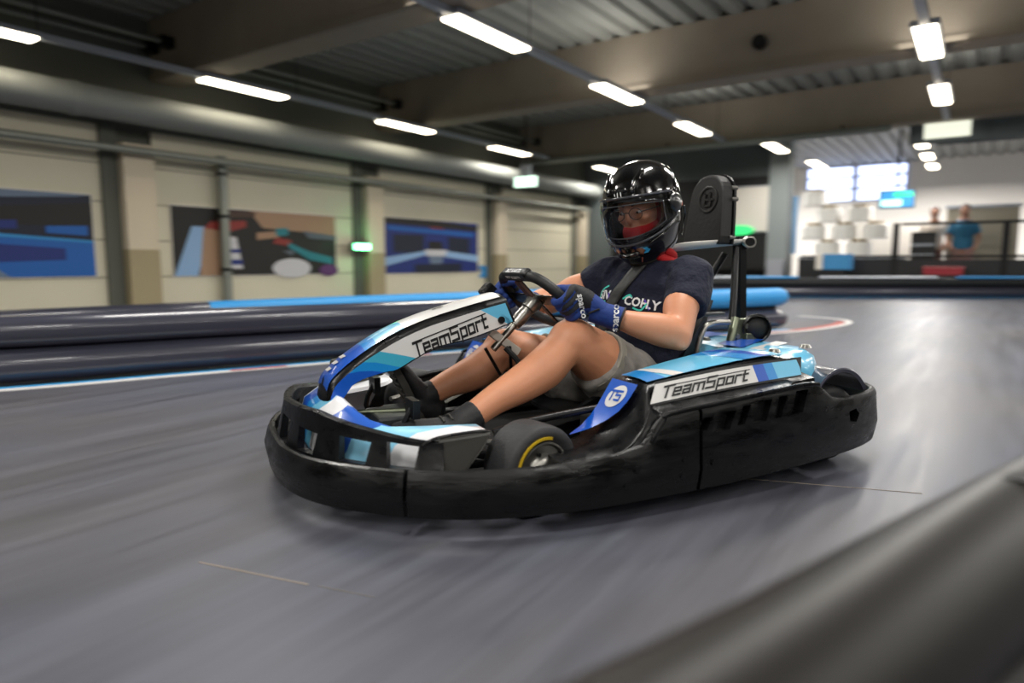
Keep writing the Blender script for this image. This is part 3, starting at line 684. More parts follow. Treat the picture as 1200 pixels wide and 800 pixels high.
# ---- front upper guard: bent plate with windows
gh = [(1.61, 0), (1.585, .14), (1.525, .27), (1.44, .38), (1.375, .443), (1.32, .468)]
gp = catmull([(x, y, 0) for x, y in gh], 8); gfull = [V((p.x, -p.y, 0)) for p in gp[::-1]][:-1]+gp
gfull = dens(gfull)
def gtop(p):
    a = abs(p.y)
    return .254 if a < .2 else .254-(a-.2)*.17
rings = []
for i, p in enumerate(gfull):
    a = gfull[max(i-1, 0)]; b = gfull[min(i+1, len(gfull)-1)]; tg = (b-a).normalized(); n = V((tg.y, -tg.x, 0))
    if n.dot(p-V((.8, 0, 0))) < 0: n = -n
    zt = gtop(p); base = .115
    rings.append([p+n*u+V((0, 0, z)) for u, z in [(.03, base), (.036, base+.004), (.010, zt-.02), (.008, zt-.004), (.0, zt), (-.012, zt-.002), (-.016, zt-.01), (-.006, zt-.03), (.014, base)]])
gm = MB().loft(rings, True, True).data('front_guard', M_black)
cut = MB()
def gcut(t0, t1, z0, z1, sk=.02):
    n = len(gfull)-1
    a = gfull[int(t0*n)]; b = gfull[int(t1*n)]; c = (a+b)/2; tg = (b-a).normalized(); nn = V((tg.y, -tg.x, 0)); h = (b-a).length/2
    cut.prism([c-tg*h+V((0, 0, z1))-nn*.08, c+tg*(h-.012)+V((0, 0, z1-.006))-nn*.08, c+tg*h*.62+V((0, 0, z0))-nn*.08, c-tg*h*.85+V((0, 0, z0))-nn*.08], nn*.2)
for t0, t1 in [(.055, .14), (.16, .25), (.285, .375), (.41, .49), (.51, .59), (.625, .715), (.75, .84), (.86, .945)]:
    gcut(t0, t1, .147, .215 if .3 < t0 < .6 else .205)
gm = boolean(gm, cut, M_black)
for p in gm.polygons: p.use_smooth = True
gm.set_sharp_from_angle(angle=math.radians(30))
guard = kme('front_guard', gm)

# ---- floor tray, frame rails, axle
q = MB(); q.prism([V((1.5, -.26, .05)), V((1.5, .26, .05)), V((1.15, .34, .05)), V((.85, .40, .05)), V((-.1, .40, .05)), V((-.1, -.40, .05)), V((.85, -.40, .05)), V((1.15, -.34, .05))], (0, 0, .012))
kp('floor_tray', q, M_matte, smooth=False)
for sgn in (1, -1):
    q = MB().tube([V((1.45, .24*sgn, .09)), V((1.15, .3*sgn, .09)), V((.8, .34*sgn, .09)), V((-.05, .34*sgn, .1))], .015, 12, 5)
    kp('frame_rail', q, M_dark)
    q = MB().tube([V((1.16, .40*sgn, .195)), V((1.05, .41*sgn, .218)), V((.82, .42*sgn, .236)), V((.55, .40*sgn, .23))], .010, 12, 4)
    kp('side_rail', q, M_dark)
    q = MB().tube([V((1.23, .30*sgn, .16)), V((1.1, .40*sgn, .16))], .008, 10); kp('tie_rod', q, M_chrome)
    q = MB().tube([V((1.24, .26*sgn, .12)), V((1.06, .40*sgn, .115))], .012, 10); kp('stub_arm', q, M_dark)
kp('rear_axle', MB().tube([V((0, -.46, .125)), V((0, .46, .125))], .018, 14), M_dark)
q = MB(); q.box((.62, .375, .115), (.52, .03, .07)); q.box((.62, -.375, .115), (.52, .03, .07)); bev(kp('battery_case', MB().box((.62, .36, .14), (.46, .10, .13)), M_matte, smooth=False), .01)
bev(kp('battery_case', MB().box((.62, -.36, .14), (.46, .10, .13)), M_matte, smooth=False), .01)
bev(kp('motor_housing', MB().box((.05, 0, .16), (.3, .52, .16)), M_matte, smooth=False), .015)

# ---- wheels
def wheel(x, y, z, r, w, rim, steer, sgn, yellow):
    e = link('wheel', None, kart); e.location = (x, y, z); e.rotation_euler = (0, 0, steer)
    ax = V((0, sgn, 0)); h = w/2
    p = [(rim, -h*.8), (rim+.012, -h), (r*.82, -h*1.02), (r*.94, -h*.97), (r*.985, -h*.82), (r, -h*.55), (r*1.002, 0), (r, h*.55), (r*.985, h*.82), (r*.94, h*.97), (r*.82, h*1.02), (rim+.012, h), (rim, h*.8)]
    kp('tyre', MB().rev(p, (0, 0, 0), ax, 48), M_rub, e, angle=60)
    if yellow:
        kp('tyre_stripe', MB().rev([(r*.70, h*1.0), (r*.70, h*1.045), (r*.76, h*1.06), (r*.76, h*1.0)], (0, 0, 0), ax, 30, arc=(math.radians(75), math.radians(200)), ref=(-1, 0, 0)), M_yel, e)
    rr = MB().rev([(rim*1.03, h*.8), (rim*1.02, h*1.0), (rim*.95, h*1.01), (rim*.88, h*.86), (rim*.60, h*.80), (rim*.50, h*.95), (rim*.40, h*1.08), (0.001, h*1.1)], (0, 0, 0), ax, 40)
    rr.rev([(rim*1.02, -h*.8), (rim*.86, -h*.6), (rim*.5, -h*.2), (0.001, -h*.2)], (0, 0, 0), ax, 32)
    rm = kp('rim', rr, M_chrome, e, angle=45)
    nb = MB()
    for k in range(5):
        a = 2*PI*k/5; c = V((math.cos(a)*rim*.62, sgn*h*.78, math.sin(a)*rim*.62)); nb.tube([c, c+V((0, sgn*.01, 0))], rim*.07, 8)
    kp('wheel_nut', nb, M_dark, rm)['kind'] = 'stuff'
    kp('hub_cap', MB().tube([V((0, sgn*h*.75, 0)), V((0, sgn*h*1.2, 0))], rim*.16, 14), M_dark, rm)
wheel(1.085, .462, .116, .113, .115, .072, .18, 1, True); wheel(1.085, -.462, .116, .113, .115, .066, .20, -1, True)
wheel(.03, .43, .12, .12, .14, .062, 0, 1, False); wheel(.03, -.43, .12, .12, .14, .062, 0, -1, False)
M_fend = mat('satin_black_fender', '#3a3a46', .28, coat=.4)
for sgn in (1, -1):
    q = MB().rev([(.148, -.085), (.155, -.085), (.157, .0), (.155, .085), (.148, .085), (.146, 0)], (0, .455*sgn, .135), (0, 1, 0), 30, arc=(math.radians(-12), math.radians(170)), ref=(1, 0, 0))
    q = MB(); pr = [(.146, -.09), (.156, -.09), (.156, .085), (.160, .092), (.156, .096), (.146, .092)]
    rings = []
    for k in range(31):
        a = math.radians(2+k*4.8); rings.append([V((.045+math.cos(a)*r_*.86, .445*sgn+h_*sgn, .145+math.sin(a)*r_)) for r_, h_ in pr])
    q.loft(rings, True, True); fd = kp('rear_fender', q, M_fend)
    bev(kp('fender_bracket', MB().box((.175, .44*sgn, .20), (.03, .17, .09)), M_black, fd, False), .006)

# ---- side pods
def pod(sgn):
    # cross sections (y, z) along x
    X = [(1.06, .15, .600), (.99, .156, .600), (.93, .170, .600), (.885, .198, .602), (.85, .232, .600), (.822, .275, .585), (.803, .304, .565), (.79, .314, .553), (.70, .326, .550), (.60, .337, .548), (.45, .352, .545), (.36, .357, .540), (.30, .356, .535), (.25, .345, .52), (.215, .32, .505)]
    rings = []
    for x, zt, yo in X:
        t = max(0, min(1, (.88-x)/.5)); yi = .425-.09*t; yb = .625 if x > .3 else .59
        zs = min(.265+(.80-x)*.07, zt-.01) if x < .8 else min(zt-.006, .262)
        if x >= .85: zs = zt-.012
        rings.append([V((x, sgn*y, z)) for y, z in [(yi+.02, .07), (yb, .07), (yb+.002, min(.2, zs-.02)), (yb-.012, zs-.012 if x < .85 else zs-.006), (max(yo+.015, yi+.06), zs), (yo+.004, zt-.014), (yo-.008, zt-.002), ((yo+yi)/2, zt+.004), (yi+.012, zt), (yi, zt-.012), (yi, .12)]])
    o = kp('side_pod', MB().loft(rings, True, True), M_black, smooth=True, angle=50)
    return o
def S(u, v, sgn, off=.0):
    """point on the pod's outer label plane: u 0 front .. 1 rear, v 0 bottom .. 1 top"""
    xb = .805+(.255-.805)*u; xt = .775+(.235-.775)*u; zb = .268+.034*u+.004*math.sin(PI*u); zt = .318+.030*u+.007*math.sin(PI*u)
    x = xb+(xt-xb)*v; z = zb+(zt-zb)*v; y = .572+(.553-.572)*v-.012*u
    return V((x, sgn*(y+off), z))
def patch(mb, f, u0, u1, v0, v1, mi, nu=8, nv=2, sk=0.):
    vs = []; fs = []
    for i in range(nu+1):
        for j in range(nv+1):
            v = v0+(v1-v0)*j/nv; u = u0+(u1-u0)*i/nu+sk*(v-.5); vs.append(f(max(0, min(1, u)), v))
    for i in range(nu):
        for j in range(nv):
            a = i*(nv+1)+j; fs.append([a, a+1, a+nv+2, a+nv+1])
    mb.add(vs, fs, mi)
pods = {}
for sgn in (1, -1):
    po = pod(sgn); pods[sgn] = po
    f = lambda u, v: S(u, v, sgn, .006)
    lb = MB(); sk = -.06
    patch(lb, lambda u, v: S(u, v, sgn, .004), 0, 1, -.08, 1.08, 5, 16)
    for a, b, mi in [(.0, .66, 0), (.66, .735, 1), (.735, .80, 2), (.80, .86, 3), (.86, .985, 4)]: patch(lb, f, a, b, .04, .96, mi, 8, 2, sk if a > 0 else 0)
    patch(lb, f, .58, .66, .04, .96, 0, 3, 2, sk)
    pn = kp('side_panel', lb, [M_white, M_blue, M_mid, M_cyan, M_cyan, M_ink], po, smooth=False)
    # lettering across the white area
    vs, fs, wd = stroke('TeamSport', .21)
    ltr = MB(); sc = .305/wd; pts = []
    for x, y, _ in vs:
        u = .335+(x*sc/.545)*(1 if sgn == 1 else -1); v = .5+y*.5
        pts.append(S(u, v, sgn, .0085))
    ltr.add(pts, fs); kp('panel_lettering', ltr, M_ink, po, False)
    # top deck stripes
    td = MB()
    def Tf(u, v):
        x = .785+(.30-.785)*u; t = max(0, min(1, (.88-x)/.5)); yi = .437-.085*t; yo = .538-.006*u
        z = .3375+.0275*u+.0045*math.sin(PI*v)-.006*(1-u)*(1 if u < .05 else 0)
        for (xa, za, _), (xb, zb, _) in zip([(.79, .314, 0), (.70, .326, 0), (.60, .337, 0), (.45, .352, 0), (.36, .357, 0)], [(.70, .326, 0), (.60, .337, 0), (.45, .352, 0), (.36, .357, 0), (.30, .356, 0)]):
            if xb <= x <= xa+1e-6: z = za+(zb-za)*(xa-x)/(xa-xb)
        return V((x, sgn*(yi+(yo-yi)*v), z+.0055+.0045*math.sin(PI*v)))
    for a, b, mi, s_ in [(0, .12, 0, .0), (.12, .2, 1, .1), (.2, .62, 2, .1), (.62, .76, 0, .15), (.76, .86, 3, .15), (.86, 1, 2, .1)]: patch(td, Tf, a, b, 0, 1, mi, 6, 4, s_)
    patch(td, lambda u, v: Tf(u, v)-V((0, 0, .0012)), 0, 1, 0, 1, 2, 12, 4)
    kp('top_sticker', td, [M_mid, M_white, M_cyan, M_blue], po)
    # blue number plate sweeping down the nose of the pod
    rows = [(.812, .312, .432, .545), (.822, .298, .432, .545), (.838, .275, .432, .543), (.858, .245, .432, .53), (.882, .217, .432, .505), (.910, .192, .431, .472), (.945, .172, .430, .436)]
    rr = []
    for x, z, a, b in catmull_rows(rows, 4) if False else rows: rr.append([V((x+.008, sgn*(a+(b-a)*k/6), z+.004)) for k in range(7)])
    nb = MB(); nb.loft(rr, False, False); npn = kp('number_plate', nb, M_blue, po)
    nbv = BVHTree.FromPolygons([v.copy() for v in nb.v], nb.f); nn_ = V((.85, .15*sgn, .5)).normalized(); nr = V((0, 0, 1)).cross(nn_).normalized(); nu_ = nn_.cross(nr)
    def onplate(x, y, lift):
        c = V((.832, .486*sgn, .272))+nr*x+nu_*y; h = nbv.ray_cast(c+nn_*.2, -nn_)
        return h[0]+nn_*lift if h[0] else c
    ov = MB(); ov.add([onplate(.0, .0, .0015)]+[onplate(.034*math.cos(t*PI/16)+.010*math.sin(t*PI/16), .033*math.sin(t*PI/16)-.002, .0015) for t in range(32)], [[0, 1+t, 1+(t+1) % 32] for t in range(32)]); kp('oval', ov, M_white, npn, False)
    vs, fs, wd = stroke('TS', .24, False); t5 = MB()
    t5.add([onplate(x*.021, y*.026, .003) for x, y, _ in vs], fs); kp('letters', t5, M_blue, npn, False)

# ---- rear bodywork behind the seat
def rearbody():
    rings = []
    for y, x0, x1, zt in [(-.50, .05, .20, .27), (-.46, .0, .24, .325), (-.38, -.04, .27, .345), (-.2, -.07, .25, .345), (0, -.08, .22, .345), (.2, -.07, .25, .345), (.36, -.02, .29, .352), (.43, .03, .31, .35), (.475, .09, .30, .335), (.49, .12, .28, .30)]:
        rings.append([V((x, y, z)) for x, z in [(x1, .17), (x1, zt-.03), (x1-.02, zt-.004), (x1-.06, zt), ((x0+x1)/2, zt+.004), (x0+.05, zt-.002), (x0+.015, zt-.02), (x0, zt-.05), (x0, .18)]])
    return MB().loft(rings, True, True)
rbd = kp('rear_body', rearbody(), M_cyan)
q = MB()
def rfun(u, v):
    y = -.15+.55*u; x = .0+.235*v
    return V((x-.02+.03*u, y, .3535))
patch(q, rfun, .1, .3, 0, 1, 0, 4, 4, .1); patch(q, rfun, .5, .72, 0, 1, 1, 4, 4, .25); patch(q, rfun, .8, .9, 0, 1, 2, 4, 4, .2)
kp('body_stripe', q, [M_blue, M_blue, M_white], rbd, False)
q = MB()
for x, y in [(.05, .40), (.23, .44), (.2, .1)]: q.rev([(0, .010), (.014, .010), (.018, .003), (.02, 0)], (x, y, .353), (0, 0, 1), 14)
kp('fastener', q, M_chrome, rbd)['kind'] = 'stuff'

# ---- nose cone: low shell with blue and white stripes, grey side cheeks
def nose(sgn):
    pass
prof = [(1.575, .10, 0), (1.575, .16, 0), (1.54, .215, 0), (1.47, .262, 0), (1.40, .270, 0), (1.33, .262, 0)]
rings = []
for y in [-.455, -.42, -.38, -.34, -.32, -.28, -.24, -.2, -.13, -.07, 0, .07, .13, .2, .24, .28, .32, .34, .38, .42, .455]:
    a = abs(y); kk = max(0, (a-.1)/.36); xf = 1.565-.30*kk*kk
    zt = .262-.055*min(1, max(0, (a-.14)/.14)) if a < .3 else .207+.011*min(1, (a-.3)/.08)
    xr = xf-.085; xr = xr if a < .27 else xr+(1.20-xr)*min(1, (a-.27)/.10)
    rings.append([V((xf, y, .10)), V((xf+.005, y, .14)), V((xf-.02, y, zt-.035)), V((xf-.06, y, zt-.008)), V(((xf-.06+xr)/2, y, zt+.004)), V((xr, y, zt)), V((xr-.006, y, zt-.012)), V((xf-.05, y, zt-.03))])
def stripes_paint(me):
    pass
nc = MB().loft(rings, True, True)
def stripemat(name, stops, vec, scale=1.):
    m = bpy.data.materials.new(name); m.use_nodes = True; nt = m.node_tree; b = nt.nodes['Principled BSDF']; b.inputs['Roughness'].default_value = .28; b.inputs['Coat Weight'].default_value = .5
    tc = nt.nodes.new('ShaderNodeTexCoord'); d = nt.nodes.new('ShaderNodeVectorMath'); d.operation = 'DOT_PRODUCT'; d.inputs[1].default_value = vec
    r = nt.nodes.new('ShaderNodeValToRGB'); r.color_ramp.interpolation = 'CONSTANT'
    e_ = r.color_ramp.elements; e_[0].position = stops[0][0]; e_[0].color = lin(stops[0][1]); e_[1].position = stops[1][0]; e_[1].color = lin(stops[1][1])
    for p, c in stops[2:]:
        x = e_.new(p); x.color = lin(c)
    nt.links.new(tc.outputs['Object'], d.inputs[0]); nt.links.new(d.outputs['Value'], r.inputs[0]); nt.links.new(r.outputs[0], b.inputs['Base Color'])
    return m
# stripes slant across the nose; value = x*.5 + |..| handled by y slope
M_nose = stripemat('nose_stripes', [(0, '#e3e6ea'), (.30, '#6fbfe4'), (.36, '#1786cf'), (.42, '#e3e6ea'), (.47, '#1252b8'), (.55, '#1786cf'), (.62, '#66bbe0'), (.68, '#e8e8ea'), (.75, '#2c5fc0'), (.82, '#8fd0ee'), (.88, '#e6e7ea'), (.94, '#1252b8')], (.35, 1.0, .25))
# shift so that the dot product covers 0..1 : done by an offset on y through (x*.35)
ncp = kp('nose_cone', nc, M_nose, angle=60)
# lettering strip on the lower nose, seen through the windows
vs, fs, wd = stroke('TeamSport', .15, False)
q = MB(); q.add([V((1.574-.30*max(0, (abs(x*.36/wd)-.1)/.36)**2, x*.36/wd, .128+y*.035)) for x, y, _ in vs], fs); kp('nose_lettering', q, M_ink, ncp, False)
M_cheek = mat('grey_side_cheek', '#34332f', .45)
for sgn in (1, -1):
    q = MB(); a = [(1.195, .470, .217), (1.33, .470, .213), (1.345, .472, .19), (1.345, .478, .120), (1.285, .484, .112), (1.215, .480, .19)]
    q.prism([V((x, y*sgn, z)) for x, y, z in a], (-.0, -.03*sgn, 0)); bev(kp('nose_cheek', q, M_cheek, ncp, False), .006)
    q = MB(); q.tube([V((1.195, .458*sgn, .212)), V((1.22, .462*sgn, .221)), V((1.33, .462*sgn, .217)), V((1.37, .455*sgn, .20))], .004, 8, 3); kp('edge_trim', q, M_black, ncp)

# ---- arched steering fairing
up = [(1.516, .223), (1.508, .26), (1.491, .297), (1.424, .351), (1.331, .406), (1.229, .447), (1.11, .480), (1.04, .497), (.971, .512)]
lo = [(1.476, .224), (1.466, .266), (1.425, .299), (1.352, .317), (1.315, .322), (1.256, .352), (1.191, .381), (1.083, .401), (.942, .446)]
def interp(pl, t):
    # by arc parameter
    L = [0]
    for a, b in zip(pl, pl[1:]): L.append(L[-1]+math.dist(a, b))
    s = t*L[-1]
    for i in range(len(pl)-1):
        if s <= L[i+1]+1e-9:
            k = (s-L[i])/(L[i+1]-L[i]); return (pl[i][0]+(pl[i+1][0]-pl[i][0])*k, pl[i][1]+(pl[i+1][1]-pl[i][1])*k)
    return pl[-1]
upS = [(p.x, p.z) for p in catmull([(x, 0, z) for x, z in up], 6)]; loS = [(p.x, p.z) for p in catmull([(x, 0, z) for x, z in lo], 6)]
NS = 60
def FS(t, v, y):
    a = interp(loS, t); b = interp(upS, t); return V((a[0]+(b[0]-a[0])*v, y, a[1]+(b[1]-a[1])*v))
shell = MB()
core = []
for i in range(NS+1):
    t = i/NS; b = interp(upS, t); a = interp(loS, t); yw = .082
    core.append([FS(t, 0, -yw), FS(t, 0, yw), FS(t, .9, yw+.004), FS(t, 1, yw-.002)+V((0, 0, .004)), V((b[0]+.004, .05, b[1]+.016)), V((b[0]+.006, 0, b[1]+.021)), V((b[0]+.004, -.05, b[1]+.016)), FS(t, 1, -yw+.002)+V((0, 0, .004)), FS(t, .9, -yw-.004)])
fair = kp('steering_fairing', shell.loft(core, True, True), M_black, angle=40)
bounds = [(0.02, .235, 0), (.235, .315, 1), (.315, .40, 2), (.40, .905, 3), (.905, .985, 4)]
for sgn in (1, -1):
    q = MB()
    for a, b, mi in bounds:
        skw = .0
        def ff(u, v):
            t = u-(.10*(v-.5) if .06 < u < .95 else 0)
            return FS(max(0.02, min(.985, t)), .06+.86*v, sgn*.0885)
        patch(q, ff, a, b, 0, 1, mi, 8, 3)
    fp = kp('fairing_side', q, [M_blue, M_mid, M_teal, M_white, M_cyan], fair, False)
    vs, fs, wd = stroke('TeamSport', .21)
    # straight baseline on the white area
    A0 = FS(.455, .30, 0); A1 = FS(.875, .42, 0); dx = (A1-A0); Lh = dx.length; dx.normalize(); nz = V((-dx.z, 0, dx.x));
    if nz.z < 0: nz = -nz
    q = MB(); q.add([A0.lerp(A1, .5)+dx*(x*Lh*.95/wd)*sgn+nz*(y*.038+.005)+V((0, sgn*.0905, 0)) for x, y, _ in vs], fs); kp('fairing_lettering', q, M_ink, fair, False)
    q = MB().tube([FS(.93, .3, sgn*.088), FS(.93, .3, sgn*.094)], .011, 16); kp('fairing_bolt', q, M_dark, fair)
# painted spine
q = MB()
def TF(u, v):
    b = interp(upS, u); y = (-1+2*v)*.066; c = 1-(abs(y)/.085)**2
    return V((b[0]+.0045, y, b[1]+.0055+.018*c))
for a, b, mi in [(.06, .30, 0), (.30, .36, 2), (.36, .50, 1), (.50, .985, 3)]:
    patch(q, TF, a, b, 0, 1, mi, 14, 8)
sp = kp('fairing_spine', q, [M_blue, M_cyan, M_mid, M_white], fair)
vs, fs = text_pts('15', .06, bold=.001)
q = MB()
for x, y, _ in vs: pass
q.add([TF(max(0, min(1, .70-y*1.3)), .5-x*7)+V((.001, 0, .002)) for x, y, _ in vs], fs); kp('number', q, M_ink, sp, False)
q = MB()
for k in range(3):
    u = .12+.04*k; q.add([TF(u, .35)+V((.003, 0, .003)), TF(u+.022, .45)+V((.003, 0, .003)), TF(u+.022, .7)+V((.003, 0, .003)), TF(u, .6)+V((.003, 0, .003))], [[0, 1, 2, 3]])
kp('white_dash', q, M_white, sp, False)
bx_ = MB().tube([V((1.50, -.02, .30)), V((1.52, -.02, .315))], .022, 16); bev(kp('camera_pod', MB().box((1.445, -.135, .318), (.034, .03, .034)), M_sole, fair, False), .010)

# ---- pedals, brake gear
for sgn, nm in ((1, 'brake_pedal'), (-1, 'throttle_pedal')):
    q = MB().tube([V((1.30, .20*sgn, .09)), V((1.34, .20*sgn, .17)), V((1.31, .20*sgn, .24))], .008, 8, 3); q.box((1.31, .20*sgn, .235), (.02, .07, .05)); kp(nm, q, M_dark)
q = MB(); q.box((1.34, .06, .15), (.10, .16, .10)); q.box((1.40, .16, .12), (.12, .10, .06)); q.box((1.28, -.04, .13), (.08, .10, .12)); bev(kp('pedal_box', q, mat('pedal_box_grey', '#262a2c', .45), smooth=False), .008)
q = MB()
for a, b in [((1.38, .20, .185), (1.18, .24, .17)), ((1.42, .03, .20), (1.26, .10, .205)), ((1.43, .12, .17), (1.30, .18, .17))]: q.tube([V(a), V(b)], .007, 8)
kp('linkage', q, M_zinc)
q = MB(); q.prism([V((1.02, -.42, .085)), V((.98, -.50, .10)), V((.84, -.50, .155)), V((.84, -.42, .16))], (0, 0, .01)); kp('far_floor_panel', q, mat('pale_floor_panel', '#a3a29a', .5), smooth=False)

# ---- seat
def seat():
    rings = []
    for x, z, w, d in [(.78, .13, .15, .03), (.68, .135, .17, .075), (.55, .115, .178, .13), (.44, .105, .182, .17), (.36, .12, .185, .19), (.30, .17, .185, .17), (.265, .26, .18, .12), (.235, .36, .172, .08), (.205, .45, .16, .05), (.19, .49, .14, .02)]:
        # each ring: a U across the seat, wall height d
        n = 14; out = []; inn = []
        lean = V((1, 0, .35)).normalized() if x < .34 else V((0, 0, 1))
        for k in range(n+1):
            a = PI*k/n; y = -math.cos(a)*w; u = (1-math.sin(a))**1.6
            out.append(V((x, y*1.0, z))+lean*(d*u)); inn.append(V((x, y*.93, z))+lean*(d*u+.006+.008*math.sin(a)))
        rings.append(out+inn[::-1])
    return MB().loft(rings, True, True)
st = kp('seat', seat(), M_seat, angle=50)
# side bars, brackets and roll structure
kp('seat_bar', MB().tube([V((.335, .215, .30)), V((.335, .215, .345)), V((.31, .215, .41)), V((.26, .205, .425)), V((.16, .17, .42))], .0095, 12, 5), M_chrome)
q = MB(); q.box((.285, .20, .455), (.13, .03, .012)); bev(kp('elbow_plate', q, mat('grey_plate', '#3d3f40', .4), smooth=False), .004)
q = MB(); q.box((.07, .13, .385), (.09, .012, .085)); q.box((.03, .13, .36), (.06, .05, .03)); bk = bev(kp('bracket', q, M_zinc, smooth=False), .004)
q = MB()
for x, z in [(.05, .40), (.09, .365)]: q.tube([V((x, .136, z)), V((x, .146, z))], .010, 6)
kp('bracket_bolt', q, M_chrome, bk)
q = MB().tube([V((.135, .15, .33)), V((.125, .15, .37)), V((.10, .14, .43))], .016, 14, 3); kp('clamp_tube', q, M_zinc)
kp('roll_bar', MB().tube([V((.11, .13, .40)), V((.075, .10, .50)), V((.04, .065, .60)), V((.025, .05, .68))], .0125, 12, 4), M_dark)
kp('roll_post', MB().box((-.02, .03, .52), (.03, .042, .34), Matrix.Rotation(.05, 3, 'Y')), M_dark, smooth=False)
kp('roll_bar', MB().tube([V((.11, -.13, .40)), V((.06, -.08, .52)), V((.0, -.03, .66))], .0125, 12, 4), M_dark)
q = MB().tube([V((-.02, .06, .37)), V((.03, .15, .385))], .05, 24); q.ell((.03, .15, .385), (.055, .03, .048)); kp('motor_disc', MB().ell((-.005, .13, .392), (.055, .045, .048)), M_matte)
kp('disc_rim', MB().rev([(.046, -.012), (.052, -.008), (.052, .008), (.046, .012)], (.015, .155, .392), (.5, 1, 0), 28), M_black)
# headrest
def headrest():
    pl = []
    for y, z in [(-.112, .69), (.084, .69), (.087, .72), (.080, .80), (.074, .86)]: pl.append((y, z))
    for k in range(1, 14):
        a = PI*k/14; pl.append((-.012+.085*math.cos(a), .862+.080*math.sin(a)))
    pl += [(-.098, .86), (-.106, .80), (-.114, .72)]
    return pl
HP = headrest(); hx = .085
def hpos(y, z, d): return V((hx+d-(z-.69)*.10, y, z))
hr = MB().prism([hpos(y, z, 0) for y, z in HP], V((.05, 0, .0)))
hro = kp('headrest', hr, mat('headrest_foam', '#0e0c0b', .55, bump=.1, bscale=70), smooth=False); bev(hro, .008, 3)
q = MB().rev([(.040, 0), (.040, .003), (.045, .004), (.049, .003), (.049, 0)], hpos(.0, .852, .0502), V((1, 0, .10)), 32)
vs, fs = text_pts('B', .07, bold=.002)
q.prism and [q.prism([hpos(x_+.0, .852+y_, .0495) for x_, y_ in poly], (.006, 0, 0)) for poly in ([(-.018, -.026), (-.010, -.026), (-.010, .026), (-.018, .026)], [(-.018, .018), (.010, .018), (.010, .026), (-.018, .026)], [(-.018, -.004), (.016, -.004), (.016, .004), (-.018, .004)], [(-.018, -.026), (.018, -.026), (.018, -.018), (-.018, -.018)], [(.006, .0), (.014, .0), (.014, .026), (.006, .026)], [(.012, -.026), (.020, -.026), (.020, .002), (.012, .002)], [(.02, -.004), (.034, -.004), (.026, .004), (.02, .004)])]; kp('embossed_badge', q, mat('badge_black', '#141210', .4), hro)
q = MB().prism([hpos(y*1.03, .69+(z-.69)*1.02, -.012) for y, z in HP], V((.010, 0, 0))); kp('back_plate', q, M_dark, hro, False)
q = MB()
for y, z in [(.083, .715), (.068, .89), (.076, .85)]: q.tube([hpos(y, z, .01), hpos(y, z, -.016)], .008, 8)
kp('plate_bolt', q, M_chrome, hro)['kind'] = 'stuff'
# belt reel on top of the post, shoulder strap running to it
q = MB().tube([V((-.03, .0, .70)), V((-.03, .065, .70))], .024, 20); q.tube([V((-.03, .03, .70)), V((-.02, .035, .67))], .018, 10)
kp('belt_guide', q, M_black)
kp('guide_ring', MB().tube([V((-.03+.028*math.cos(k*PI/8), .06, .70+.018*math.sin(k*PI/8))) for k in range(17)], .006, 8, closed=True), M_chrome)
# ================================================================== DRIVER
DB = V((.44, 0, .13))
drv = link('person', None); drv.location = KO+Matrix.Rotation(KR, 3, 'Z') @ DB; drv.rotation_euler = (0, 0, KR)
tag(drv, 'driver in a glossy black full-face helmet, navy t-shirt, grey denim shorts and blue gloves, steering', 'person')
def dme(name, me, par=None):
    me.transform(Matrix.Translation(-DB)); return link(name, me, par or drv)
def dp(name, mb, m, par=None, smooth=True, angle=45):
    return dme(name, mb.data(name, m, smooth, angle), par)
# joints
SL = V((.365, .205, .570)); SR = V((.462, -.092, .570)); EL = V((.520, .335, .405)); WL = V((.718, .262, .468)); ER = V((.60, -.315, .470)); WR = V((.752, -.205, .492))
HL = V((.44, .09, .175)); HR_ = V((.44, -.09, .175)); KL = V((.800, .178, .395)); KR_ = V((.865, -.165, .335)); AL = V((1.165, .205, .178)); AR = V((1.170, -.145, .182))
GL_ = V((.812, .180, .505)); GR = V((.835, -.165, .520))
HC = V((.448, .05, .806))
YAW = math.radians(24); HM = Matrix.Rotation(YAW, 3, 'Z') @ Matrix.Rotation(math.radians(19), 3, 'Y') @ Matrix.Rotation(math.radians(4), 3, 'X')   # head: x forward
def hd(x, y, z): return HC+HM @ V((x, y, z))
b = MB()
# legs
for hp, kn, an, sg in ((HL, KL, AL, 1), (HR_, KR_, AR, -1)):
    d = an-kn
    back = V((-.3, 0, -.6)).normalized()
    b.tube([hp, hp.lerp(kn, .35), hp.lerp(kn, .7), hp.lerp(kn, .9), kn, kn+d*.08+back*.004], [.104, .100, .086, .074, .066, .058], 18, 4, True)
    b.tube([kn+V((-.006, 0, -.004)), kn+d*.12+back*.010, kn+d*.30+back*.022, kn+d*.5+back*.016, kn+d*.75+back*.002, an, an+d*.06], [.058, .060, .064, .056, .043, .036, .037], 18, 4, True)
    b.ell(kn+V((.018, 0, .016)), (.042, .045, .042))
    b.ell(an+V((0, .024*sg, .0)), (.014, .012, .014)); b.ell(an+V((0, -.024*sg, .004)), (.014, .012, .014))
    b.tube([an+d*.02, an+V((.05, .0, -.045)), an+V((.12, 0, -.035))], [.034, .036, .030], 12, 3, True)
